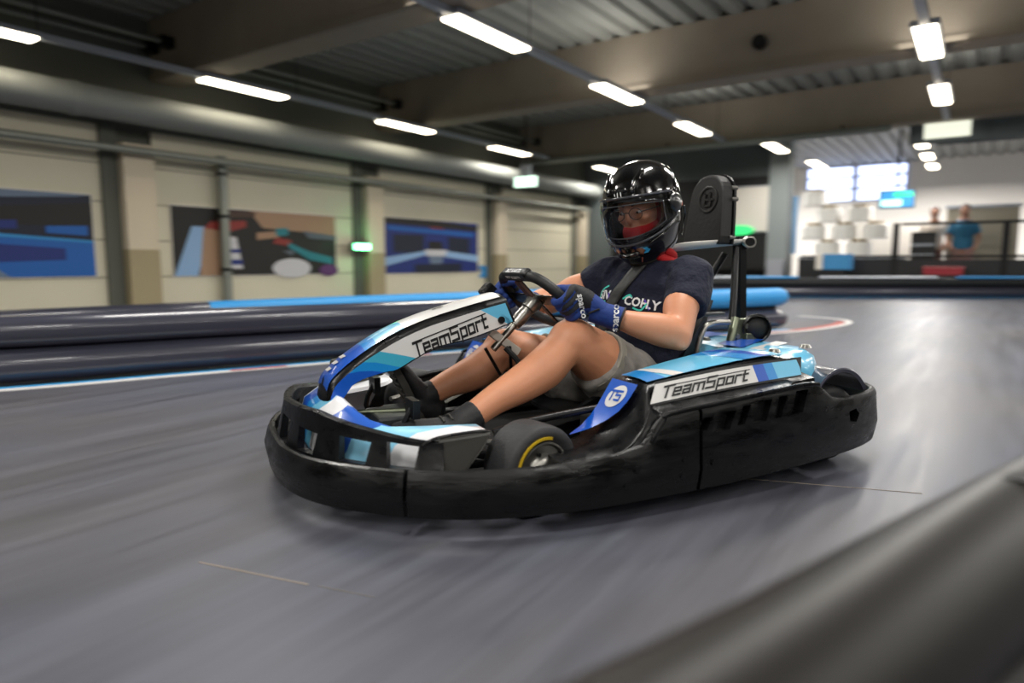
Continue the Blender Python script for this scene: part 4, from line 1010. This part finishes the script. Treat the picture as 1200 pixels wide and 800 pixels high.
# arms
for sh, eb, wr, sg in ((SL, EL, WL, 1), (SR, ER, WR, -1)):
    d = wr-eb; u = eb-sh; out = V((0, sg, 0))
    b.tube([sh, sh.lerp(eb, .25), sh.lerp(eb, .55)+V((.012, 0, .008)), sh.lerp(eb, .8)+V((.004, 0, .004)), eb], [.060, .056, .056, .048, .042], 18, 4, True)
    b.tube([eb, eb+d*.14+V((0, 0, .004)), eb+d*.32+V((0, 0, .004)), eb+d*.6, eb+d*.88, wr+d*.05], [.044, .051, .050, .040, .029, .027], 18, 4, True)
    b.ell(eb+u.normalized()*.022-d.normalized()*.012, (.028, .030, .026))
# trunk (under the clothes), neck and head
b.tube([V((.44, 0, .16)), V((.41, .0, .30)), V((.415, .02, .45)), V((.405, .035, .56))], [.15, .135, .155, .10], 20, 4, True, flat=(.72, 1.1), up=(1, 0, 0))
b.tube([V((.392, .036, .58)), V((.41, .042, .66)), hd(-.02, 0, -.05)], [.066, .060, .06], 16, 3, True)
b.ell(hd(-.005, 0, .02), (.092, .076, .105), HM, 30, 20)
b.ell(hd(.03, 0, -.045), (.060, .055, .062), HM)           # jaw
b.ell(hd(.055, 0, .035), (.036, .055, .012), HM)            # brow ridge
b.tube([hd(.082, 0, .022), hd(.100, 0, -.012), hd(.090, 0, -.022)], [.008, .0135, .009], 10, 3, True)
for sg in (-1, 1):
    b.ell(hd(.062, sg*.036, -.012), (.024, .024, .02), HM)
    b.ell(hd(-.01, sg*.078, -.002), (.016, .008, .026), HM)
b.ell(hd(.074, 0, -.052), (.018, .024, .008), HM); b.ell(hd(.066, 0, -.075), (.018, .02, .014), HM)
body = organic(b, M_skin, .0068, 8, .5)
bo = dme('body', body)
M_eye = mat('eye_white', '#d8d4cf', .2); M_iris = mat('eye_iris', '#3b3026', .15); M_brow = mat('brow_hair', '#33241b', .9)
for sg in (-1, 1):
    ey = dp('eye', MB().ell(hd(.0745, sg*.031, .008), (.0125, .0125, .0052), HM), M_eye)
    dp('iris', MB().ell(hd(.0856, sg*.031-.002, .008), (.0025, .0045, .0042), HM), M_iris, ey)
    dp('eyebrow', MB().tube([hd(.086, sg*.014, .031), hd(.086, sg*.03, .036), hd(.074, sg*.050, .031)], [.0022, .0026, .0018], 8, 3), M_brow)
gl = MB()
for sg in (-1, 1): gl.tube([hd(.104, sg*.033+.024*math.cos(k*PI/10), .008+.019*math.sin(k*PI/10)) for k in range(21)], .0013, 6, closed=True)
gl.tube([hd(.104, -.01, .012), hd(.108, 0, .015), hd(.104, .01, .012)], .0018, 6, 3)
for sg in (-1, 1): gl.tube([hd(.103, sg*.057, .014), hd(.06, sg*.083, .012), hd(.0, sg*.088, .008)], .0018, 6, 3)
gs = dp('spectacles', gl, M_ink)
for sg in (-1, 1): dp('lens', MB().rev([(.0001, 0), (.022, 0)], hd(.104, sg*.033, .008), HM @ V((1, 0, 0)), 20), M_lens, gs)
# balaclava: around cheeks, mouth and neck
b = MB()
b.ell(hd(.026, 0, -.068), (.075, .066, .056), HM); b.ell(hd(-.02, 0, .02), (.088, .086, .108), HM)
b.tube([hd(-.0, 0, -.09), V((.405, .042, .665)), V((.392, .04, .625))], [.070, .074, .080], 20, 3)
me = organic(b, M_red, .007, 3)
cut = MB().ell(hd(.095, 0, .018), (.066, .054, .058), HM)
me = boolean(me, cut, M_red)
for p in me.polygons: p.use_smooth = True
bal = dme('balaclava', me)
nk = MB()
for k, (r_, zo, rr) in enumerate([(.068, .0, .018), (.072, -.022, .016)]):
    nk.tube([V((.398+r_*math.cos(a*PI/12)*1.0, .043+r_*math.sin(a*PI/12), .668+zo+.012*math.sin(a*PI/6+k)+.010*math.cos(a*PI/12))) for a in range(25)], rr, 10, closed=True)
dp('neck_roll', nk, M_red, bal)
# ---- t-shirt
CPH = math.radians(20)
CN = V((math.cos(CPH), math.sin(CPH), .18)).normalized(); CR = V((0, 0, 1)).cross(CN).normalized(); CU = CN.cross(CR).normalized()
b = MB()
def ring(c, wx, wy, yaw, tilt=0, n=28, k=2.4):
    M = Matrix.Rotation(yaw, 3, 'Z') @ Matrix.Rotation(tilt, 3, 'Y'); o = []
    for j in range(n):
        a = 2*PI*j/n; ca, sa = math.cos(a), math.sin(a)
        o.append(V(c)+M @ V((wx*abs(ca)**(2/k)*(1 if ca > 0 else -1), wy*abs(sa)**(2/k)*(1 if sa > 0 else -1), 0)))
    return o
rs = [ring((.455, 0, .155), .135, .178, 0, -.1), ring((.44, 0, .22), .135, .175, .05, -.05), ring((.42, .008, .30), .132, .168, .12), ring((.415, .018, .39), .130, .178, .22), ring((.416, .034, .48), .124, .184, .32), ring((.408, .046, .555), .104, .178, .35), ring((.402, .046, .605), .080, .140, .35), ring((.400, .042, .635), .066, .085, .35)]
b.loft(rs, True, True)
for sh, eb, sg in ((SL, EL, 1), (SR, ER, -1)):
    inn = sh+V((.0, -.05*sg, .0))
    b.tube([sh.lerp(inn, .9), sh+V((0, 0, .008)), sh.lerp(eb, .22)+V((0, .004*sg, .004)), sh.lerp(eb, .52 if sg > 0 else .34)], [.070, .074, .072, .069], 24, 4, True if False else False)
shirt_me = organic(b, M_shirt, .0068, 5)
# soft folds
import mathutils.noise as mn
for v in shirt_me.vertices:
    c = v.co; f = mn.noise(V((c.x*9, c.y*7, c.z*22)))*.5+mn.noise(V((c.x*26, c.y*18, c.z*40+5)))*.25
    amt = .017 if c.z < .42 else .010
    v.co = c+v.normal*f*amt
bvh = BVHTree.FromPolygons([v.co.copy() for v in shirt_me.vertices], [list(p.vertices) for p in shirt_me.polygons])
shirt = dme('t_shirt', shirt_me)
CP = V((.53, .062, .505))
def chest(u, v, lift=.003):
    o = CP+CR*u+CU*v+CN*.3; h = bvh.ray_cast(o, -CN)
    return (h[0]+CN*lift) if h[0] else CP+CR*u+CU*v+CN*lift
def chest_text(name, s, size, u0, v0, m, slant=0, par=None, bold=.0012):
    vs, fs = text_pts(s, size, bold=bold)
    ca, sa = math.cos(slant), math.sin(slant)
    q = MB(); q.add([chest(u0+x*ca-y*sa, v0+x*sa+y*ca) for x, y, _ in vs], fs); return dp(name, q, m, par or shirt, False)
chest_text('shirt_lettering', 'SIV', .042, -.085, .012, M_wink, -.05); chest_text('shirt_lettering', 'COH.Y', .042, .072, -.012, M_wink, -.12); chest_text('shirt_lettering', 'P', .028, .005, -.055, M_wink, -.1)
q = MB()
def chest_line(mb, pts, w, mi=0, lift=.0035):
    P_ = catmull([(u, v, 0) for u, v in pts], 6); vs = []; fs = []
    for i, p in enumerate(P_):
        t = (P_[min(i+1, len(P_)-1)]-P_[max(i-1, 0)]).normalized(); n = V((-t.y, t.x, 0))*w/2
        for k in range(5): r_ = p-n+n*2*(k/4); vs.append(chest(r_.x, r_.y, lift))
    for i in range(len(P_)-1):
        for k in range(4): a = i*5+k; fs.append([a, a+1, a+6, a+5])
    mb.add(vs, fs, mi)
for pts, mi in [([(-.115, .0), (-.10, .03), (-.07, .045)], 0), ([(-.12, -.03), (-.10, -.012), (-.075, -.01)], 0), ([(-.065, .02), (-.06, -.012)], 1), ([(.0, .0), (.025, .014), (.035, .006)], 0), ([(.045, -.028), (.075, -.035), (.095, -.012)], 0), ([(.085, .0), (.105, -.032)], 1)]: q = MB(); chest_line(q, pts, .006, 0); dp('shirt_swirl', q, [mat('turquoise_print', '#3fc9b8', .6), mat('violet_print', '#5a3bb0', .6)][mi], shirt, False)
# shoulder belt over the chest (belongs to the kart)
bt = MB(); P_ = [(.050, .165), (.035, .12), (-.0, .055), (-.035, .0), (-.065, -.07), (-.095, -.15), (-.12, -.22)]
chest_line(bt, P_, .044, 0, .008); chest_line(bt, P_, .040, 0, .010)
belt_m = mat('belt_webbing', '#2c2d2c', .55, bump=.2, bscale=80)
belt = kp('shoulder_belt', bt, belt_m)
so = belt.modifiers.new('s', 'SOLIDIFY'); so.thickness = .002
bt = MB(); top = chest(.050, .165, .008)
pts = [(top, CR*.022), (V((.40, .085, .662)), V((.012, .018, 0))), (V((.33, .085, .678)), V((.0, .016, .013))), (V((.12, .06, .694)), V((0, .010, .012))), (V((-.02, .045, .702)), V((0, .008, .008)))]
sm = catmull([tuple(p) for p, _ in pts], 6); sn = catmull([tuple(n) for _, n in pts], 6)
bt.loft([[p-n, p+n] for p, n in zip(sm, sn)], False, False)
o = kp('belt_strap', bt, mat('grey_webbing', '#d0cdc6', .5)); so = o.modifiers.new('s', 'SOLIDIFY'); so.thickness = .003
# ---- shorts
b = MB()
b.tube([V((.42, 0, .15)), V((.44, 0, .20)), V((.43, 0, .255))], [.15, .155, .148], 24, 3, True, flat=(.85, 1.12), up=(1, 0, 0))
for hp, kn, sg, te in ((HL, KL, 1, .70), (HR_, KR_, -1, .72)):
    b.tube([hp+V((-.02, 0, 0)), hp.lerp(kn, .3)+V((0, 0, -.006)), hp.lerp(kn, .5)+V((0, 0, -.010)), hp.lerp(kn, te)+V((0, 0, -.006))], [.114, .114, .106, .096], 26, 4)
sm_ = organic(b, M_short, .0068, 3)
for v in sm_.vertices:
    c = v.co; v.co = c+v.normal*(mn.noise(V((c.x*34, c.y*16, c.z*16)))*.010+mn.noise(V((c.x*9, c.y*9, c.z*9)))*.006)
shorts = dme('shorts', sm_)
for hp, kn, sg, te in ((HL, KL, 1, .70), (HR_, KR_, -1, .72)):
    c = hp.lerp(kn, te)+V((0, 0, -.006)); ax = (kn-hp).normalized(); q = MB()
    q.rev([(.090, -.026), (.101, -.026), (.101, -.002), (.096, .001), (.084, -.002)], c, ax, 36)
    dp('hem', q, mat('pale_denim_hem', '#8f8b80', .9, bump=.3, bscale=30), shorts)
# ---- shoes
for an, nm, pitch in ((AL, 1, .30), (AR, -1, 1.10)):
    # heel on the floor, toes on the pedal; f = foot direction
    f = V((math.cos(pitch), -.06*nm, math.sin(pitch))); u = V((-math.sin(pitch), 0, math.cos(pitch))); s_ = V((0, 1, 0))
    heel = an+V((-.018, 0, -.075)) if nm == 1 else an+V((.0, 0, -.075))
    d_ = (an-(KL if nm == 1 else KR_)).normalized()
    P3 = lambda a, h, y=0: heel+f*a+u*h+s_*y
    q = MB()
    rings = []
    for a, w_, h0, h1 in [(-.035, .018, .012, .045), (-.025, .030, .004, .075), (.01, .036, .0, .10), (.05, .037, .0, .095), (.10, .042, .0, .07), (.15, .046, .0, .055), (.19, .043, .0, .045), (.22, .030, .004, .032), (.235, .014, .010, .022)]:
        rings.append([P3(a, (h0+h1)/2+(h1-h0)/2*math.sin(k*PI/8), w_*math.cos(k*PI/8)*(1 if math.sin(k*PI/8) < .3 else .86)) for k in range(16)])
    q.loft(rings, True, True); q.tube([an-d_*.05, an+d_*.02, P3(.0, .06)], [.0425, .044, .042], 20, 3)
    sh = dme('shoe', organic(q, M_shoe, .006, 3))
    q = MB(); rings = []
    for a, w_ in [(-.045, .020), (-.03, .034), (.01, .039), (.05, .037), (.10, .044), (.15, .049), (.19, .046), (.225, .033), (.243, .014)]: rings.append([P3(a, -.014, -w_), P3(a, -.014, w_), P3(a, .008, w_), P3(a, .008, -w_)])
    q.loft(rings, True, True)
    for k in range(12): q.box(P3(-.02+.02*k, -.016), (.008, .07, .006), Matrix.Rotation(-pitch, 3, 'Y'))
    dp('sole', q, M_sole, sh, False)
    q = MB()
    for k in range(4):
        a = .06+.022*k; h = .092-.011*k; q.tube([P3(a, h-.008, -.026), P3(a+.004, h, 0), P3(a, h-.008, .026)], .003, 6, 3)
    dp('laces', q, M_sole, sh)
# ---- gloves gripping the rim
WT = V((.7071, 0, .7071)); WN = V((.7071, 0, -.7071))   # wheel plane up direction, column direction
def glove(g, wr, sg, name):
    e1 = V((0, sg, 0)); e2 = WN
    fa = (wr-g).normalized()
    q = MB()
    P2 = lambda a, b_, c=0: g+e1*a+e2*b_+WT*c
    # palm: from wrist to knuckle row behind the rim
    kn = [P2(.030, -.026, .034-.022*j) for j in range(4)]
    pc = P2(.022, -.032, .004)
    q.tube([wr+fa*.0, wr.lerp(pc, .4), wr.lerp(pc, .75), pc], [.031, .036, .040, .036], 18, 4, True, flat=(1, .78), up=tuple(WT))
    for j in range(4):
        r_ = [.0125, .0130, .0125, .0112][j]; L = [.95, 1.05, 1.0, .85][j]; c = .036-.0225*j; base = P2(.034, -.030, c*.95)
        q.tube([pc.lerp(base, .3), base, P2(.041, -.004, c), P2(.036, .022, c), P2(.014, .033, c*.98), P2(-.012*L, .026, c*.97)], [.014, r_*1.12, r_*1.05, r_, r_*.97, r_*.9], 12, 3, True)
    q.tube([pc+WT*.02, P2(-.012, -.030, .026), P2(-.030, -.018, .040), P2(-.030, .004, .052)], [.019, .0165, .014, .0115], 12, 3, True)
    M_ = Matrix.Identity(3)
    def paint(c, n):
        # black back-of-hand patch and fingertips, blue elsewhere
        r_ = c-g; t = r_.dot(fa)
        if n.dot(WT) > -.2 and -.005 < t < .072 and r_.dot(WT) > -.012-.4*(t-.02): return 1
        return 0
    me = organic(q, [M_glove, M_gblk], .0042, 3, paint=paint)
    bv = BVHTree.FromPolygons([v.co.copy() for v in me.vertices], [list(p.vertices) for p in me.polygons])
    go = dme('glove', me)
    cuff = MB(); ax = fa
    c0 = wr+fa*.030; c1 = wr-fa*.018*1
    cuff.tube([wr.lerp(g, .42), wr.lerp(g, .1), wr+fa*.038], [.037, .037, .041], 24, 4, flat=(1, .88), up=tuple(WT))
    cf = MB(); cf.v = cuff.v; cf.f = cuff.f; cf.m = cuff.m
    me2 = cf.data('cuff', M_glove, True, 45); bv2 = BVHTree.FromPolygons([v.co.copy() for v in me2.vertices], [list(p.vertices) for p in me2.polygons])
    co = dme('cuff', me2, go)
    dp('cuff_edge', MB().tube([wr+fa*.036, wr+fa*.0405], [.0418, .0418], 24, flat=(1, .88), up=tuple(WT)), M_gblk, co)
    # word marks on cuff and back of hand, read from the driver's left side
    view = (V((1.857, 1.936, .63))-g).normalized()
    def word(bvh_, centre, size, par, ang, nm):
        up_ = (V((0, 0, 1))-view*view.z).normalized(); rt = up_.cross(view)
        vs, fs = text_pts('sparco', size, bold=.0008); ca, sa = math.cos(ang), math.sin(ang); q = MB(); pts = []
        for x, y, _ in vs:
            o = centre+rt*(x*ca-y*sa)+up_*(x*sa+y*ca)+view*.2; h = bvh_.ray_cast(o, -view); pts.append((h[0]+view*.0022) if h[0] else centre+rt*(x*ca-y*sa)+up_*(x*sa+y*ca)+view*.035)
        q.add(pts, fs); dp(nm, q, M_wink, par, False)
    if sg == 1:
        word(bv2, wr+fa*.016, .030, co, math.radians(88), 'cuff_lettering'); word(bv, g.lerp(wr, .34)+V((0, 0, .004)), .027, go, math.radians(-78), 'glove_lettering')
        q = MB()
        dp('strap_loop', MB().tube([wr.lerp(g, .5)+view*.040+V((0, 0, -.01)), wr.lerp(g, .25)+view*.041+V((0, 0, .012))], .003, 6), M_gblk, go)
    return go
# fa points from grip to wrist
glove(GL_, WL, 1, 'l'); glove(GR, WR, -1, 'r')

# ---- steering wheel (part of the kart)
WC = V((.82, 0, .512))
def wp(y, t, n=0): return WC+V((0, y, 0))+WT*t+WN*n
rim = [(0, .100), (.07, .102), (.12, .092), (.160, .052), (.176, .0), (.168, -.05), (.13, -.095), (.07, -.115), (0, -.118)]
rp = [(y, t) for y, t in rim]+[(-y, t) for y, t in rim[::-1]][1:]
pts = catmull([tuple(wp(y, t)) for y, t in rp], 4)
sw = kp('steering_wheel', MB().tube([tuple(p) for p in pts], .0165, 16, closed=True), mat('wheel_grip', '#121213', .55, bump=.15, bscale=90))
q = MB(); q.box(wp(0, .106, -.002), (.036, .17, .034), Matrix((WT, V((0, 1, 0)), WN)).transposed()); tb = bev(kp('top_grip_block', q, M_black, sw, False), .009, 3)
vs, fs = text_pts('BIZ KARTS', .021, bold=.0006)
for side in (1, -1):
    q = MB(); up_ = (WT*.2-WN*.0+V((0, 0, .9))).normalized()
# lettering on the far (front) face of the block, read from ahead of the kart
q = MB(); q.add([wp(x, .107+y, .0158) for x, y, _ in vs], fs); q.add([wp(x, .1245, .0-y) for x, y, _ in vs], fs); kp('grip_lettering', q, M_wink, tb, False)
q = MB()
for a, bb in [((0, .09), (0, .0)), ((.145, .01), (0, -.01)), ((-.145, .01), (0, -.01)), ((0, -.10), (0, 0))]: q.box(wp((a[0]+bb[0])/2, (a[1]+bb[1])/2, .006), (abs(a[1]-bb[1])+.026, abs(a[0]-bb[0])+.026, .006), Matrix((WT, V((0, 1, 0)), WN)).transposed())
bev(kp('spoke_plate', q, M_black, sw, False), .003)
kp('leather_tab', MB().box(wp(-.0, .052, .014), (.075, .034, .008), Matrix((WT, V((0, 1, 0)), WN)).transposed()), M_brown, sw, False)
kp('wheel_boss', MB().tube([wp(0, 0, 0), wp(0, 0, .022), wp(0, 0, .05), wp(0, 0, .055)], [.026, .028, .024, .018], 24), M_chrome, sw)
bev(kp('display_pod', MB().box(wp(-.20, .06, .05), (.07, .05, .05), Matrix((WT, V((0, 1, 0)), WN)).transposed()), M_black, sw, False), .008)
kp('column', MB().tube([wp(0, 0, .05), wp(0, 0, .225)], .0115, 14), M_chrome)
kp('column_boot', MB().tube([wp(0, 0, .055), wp(0, 0, .085), wp(0, 0, .12)], [.022, .024, .019], 18), M_chrome)
q = MB(); q.box((.94, .0, .375), (.125, .020, .026), Matrix.Rotation(-.62, 3, 'Y')); q.tube([V((.985, .0, .41)), V((.895, .0, .345))], .008, 8); bev(kp('column_support', q, mat('pale_support', '#dddad0', .4), smooth=False), .004)
q = MB()
for a, bb in [((.93, .02, .36), (.90, -.03, .27)), ((.90, -.03, .27), (.96, .0, .2)), ((.98, -.06, .35), (.93, -.05, .26))]: q.tube([V(a), V(bb)], .0055, 8)
q.ell((.90, -.03, .265), (.013, .013, .013)); kp('column_clamp', q, M_dark)
kp('cable_loom', MB().tube([V((.95, .03, .36)), V((.91, .05, .30)), V((.96, .03, .24)), V((1.1, .02, .17)), V((1.25, .02, .13))], .009, 8, 4), M_matte)

# ---- helmet
K = [(-.165, .104, .050, .060), (-.150, .130, .070, .080), (-.125, .148, .092, .098), (-.095, .152, .112, .111), (-.06, .149, .132, .124), (-.03, .143, .140, .127), (.0, .140, .146, .128), (.03, .138, .149, .127), (.06, .133, .147, .123), (.09, .122, .137, .113), (.115, .105, .120, .097), (.135, .083, .096, .076), (.149, .054, .064, .050), (.156, .022, .028, .022)]
def hprof(z):
    for a, c in zip(K, K[1:]):
        if z <= c[0]:
            t = max(0, (z-a[0])/(c[0]-a[0])); return [a[i]+(c[i]-a[i])*t for i in (1, 2, 3)]
    return K[-1][1:]
def hpt(z, az, s=1., add=0.):
    Fr, Bk, W_ = hprof(z); ca, sa = math.cos(az), math.sin(az)
    ex = (Fr if ca > 0 else Bk)+add; k = 2.15
    ex = (ex-add)*.975+add; W_ *= .965; x = ex*abs(ca)**(2/k)*(1 if ca > 0 else -1); y = (W_+add)*abs(sa)**(2/k)*(1 if sa > 0 else -1)
    # chin pushed in under and forward
    return V((x, y, z))
zs = [-.165+.321*i/44 for i in range(45)]; NA = 96
def open_(z, az):
    a = abs((az+PI) % (2*PI)-PI); A_ = math.radians(66)
    if a > A_: return False
    zl = -.062+.030*(a/A_)**2; zu = .052-.022*(a/A_)**2
    return zl < z < zu
q = MB(); vs = [HC+HM @ hpt(z, 2*PI*j/NA) for z in zs for j in range(NA)]; fs = []
for i in range(44):
    for j in range(NA):
        zc = (zs[i]+zs[i+1])/2
        if not open_(zc, 2*PI*(j+.5)/NA): a = i*NA+j; b_ = i*NA+(j+1) % NA; fs.append([a, b_, b_+NA, a+NA])
fs.append([44*NA+j for j in range(NA)]); q.add(vs, fs)
me = q.data('helmet', M_helm, True); bmm = bmesh.new(); bmm.from_mesh(me); bmesh.ops.delete(bmm, geom=[v for v in bmm.verts if not v.link_faces], context='VERTS')
# smooth the stair-stepped eye port edge
for _ in range(6):
    be = [v for v in bmm.verts if v.is_boundary and (HM.transposed() @ (v.co-HC)).z > -.12]
    nw = {}
    for v in be:
        nb_ = [e.other_vert(v) for e in v.link_edges if e.is_boundary]
        if len(nb_) == 2: nw[v] = v.co*.4+(nb_[0].co+nb_[1].co)*.3
    for v, c in nw.items(): v.co = c
bmm.to_mesh(me); bmm.free()
me = baked(me, [('SOLIDIFY', dict(thickness=.022, offset=-1)), ('BEVEL', dict(width=.003, segments=2, limit_method='ANGLE'))])
for p in me.polygons: p.use_smooth = True
hel = dme('helmet', me)
# visor glass, frame, pivots
AV = math.radians(84)
def vb(a): t = (abs(a)/AV); return -.082+.050*t**2, .070-.020*t**2
q = MB(); rings = []
for i in range(49):
    a = -AV+2*AV*i/48; z0, z1 = vb(a); rings.append([HC+HM @ hpt(z0+(z1-z0)*k/10, a, add=.007+.004*math.sin(PI*k/10)) for k in range(11)])
q.loft(rings, False, False); vz = dp('visor', q, M_visor, hel)
fr = MB()
for edge in (0, 1):
    fr.tube([HC+HM @ hpt(vb(a)[edge], a, add=.008) for a in [-AV+2*AV*i/40 for i in range(41)]], .0042, 8)
for s_ in (-1, 1): fr.tube([HC+HM @ hpt(vb(AV)[0]+(vb(AV)[1]-vb(AV)[0])*k/6, s_*AV, add=.008) for k in range(7)], .0042, 8)
dp('visor_rim', fr, mat('smoked_rim', '#3a3b40', .2, coat=1), vz)
fr = MB(); AI = math.radians(64)
pth = [(-AI+2*AI*i/30, -.058+.026*abs((-1+2*i/30))**2.2) for i in range(31)]+[(AI-2*AI*i/30, .046-.018*abs((1-2*i/30))**2.2) for i in range(31)]
pth.append(pth[0])
fr.tube([HC+HM @ hpt(z, a, add=.0065) for a, z in pth], .0022, 6); dp('inner_shield', fr, mat('shield_edge', '#77797c', .25), vz)
for s_ in (-1, 1):
    a = s_*math.radians(86); q = MB(); c = HC+HM @ hpt(.010, a, add=.006); n_ = HM @ V((.1, s_, 0)); q.rev([(0, .012), (.022, .012), (.030, .006), (.032, 0)], c, n_, 24); pv = dp('visor_pivot', q, mat('dark_pivot', '#1c1d20', .3, coat=.8), hel)
    q = MB(); c2 = HC+HM @ hpt(.004, s_*math.radians(100), add=.003); q.ell(c2, (.010, .003, .012), HM); dp('pivot_tab', q, mat('green_tab', '#2fae5c', .4), pv)
    q = MB(); c2 = HC+HM @ hpt(-.006, s_*math.radians(104), add=.003); q.ell(c2, (.008, .003, .010), HM); dp('pivot_tab', q, mat('orange_tab', '#c8561f', .4), pv)
# vents, brow scoops, side wing, chin vents: each a piece of its own
def hline(nm, pts, r_, add=.004): dp(nm, MB().tube([HC+HM @ hpt(z, a, add=add) for a, z in pts], r_, 8, 1, True), M_helm, hel)
for s_ in (-1, 1):
    hline('brow_scoop', [(s_*math.radians(22), .085), (s_*math.radians(30), .112), (s_*math.radians(48), .132)], .010, .001)
    hline('side_crease', [(s_*math.radians(96), .045), (s_*math.radians(110), .085), (s_*math.radians(140), .11)], .006, .001)
    hline('cheek_crease', [(s_*math.radians(40), -.088), (s_*math.radians(62), -.07), (s_*math.radians(84), -.045)], .005, .001)
    hline('side_wing', [(s_*math.radians(108), -.02), (s_*math.radians(124), -.05), (s_*math.radians(126), -.09), (s_*math.radians(112), -.115)], .003, .009)
hline('chin_vent', [(math.radians(-16), -.115), (0, -.120), (math.radians(16), -.115)], .010, .0); hline('brow_vent', [(math.radians(-9), .09), (0, .094), (math.radians(9), .09)], .008, .0)
# pale slashes on the brow; small decals: blue mark on the chin, copper accents
DM = [M_wink, mat('blue_decal', '#1f7fae', .3, coat=1), mat('copper_decal', '#8a5340', .3, coat=1), mat('red_decal', '#b0232a', .3, coat=1)]; DN = ['white_slash', 'blue_mark', 'copper_mark', 'red_mark']
def dec(a0, z0, da, dz, mi, sk=.0):
    q = MB()
    A_ = lambda a, z: HC+HM @ hpt(z, math.radians(a), add=.0018)
    q.add([A_(a0, z0), A_(a0+da, z0), A_(a0+da+sk, z0+dz), A_(a0+sk, z0+dz)], [[0, 1, 2, 3]]); dp(DN[mi], q, DM[mi], hel, False)
for k, (dz, o) in enumerate([(.014, .0), (.026, -.004), (.020, -.002)]): dec(-8+5*k, .076+o, 1.6, dz, 0, -1.5)
dec(28, -.118, 8, .010, 1, 4); dec(31, -.108, 7, .009, 1, -4); dec(-30, -.135, 4, .03, 2, -6); dec(20, -.15, 3, .02, 2, 3); dec(84, .02, 3, .012, 3, 2)
dp('chin_skirt', MB().tube([HC+HM @ (hpt(-.160, 2*PI*k/36, add=-.004)) for k in range(37)], .007, 8, closed=True), M_matte, hel)


# ------------------------------------------------------------------ world and view
wd = bpy.data.worlds.new('world'); SC.world = wd; wd.use_nodes = True
wd.node_tree.nodes['Background'].inputs[0].default_value = (.5, .55, .6, 1); wd.node_tree.nodes['Background'].inputs[1].default_value = .2
SC.view_settings.view_transform = 'Standard'; SC.view_settings.look = 'None'; SC.view_settings.gamma = 1; SC.view_settings.use_curve_mapping = False
SC.view_settings.exposure = 0.35
for o in bpy.data.objects:
    if '_b' in o: del o['_b']
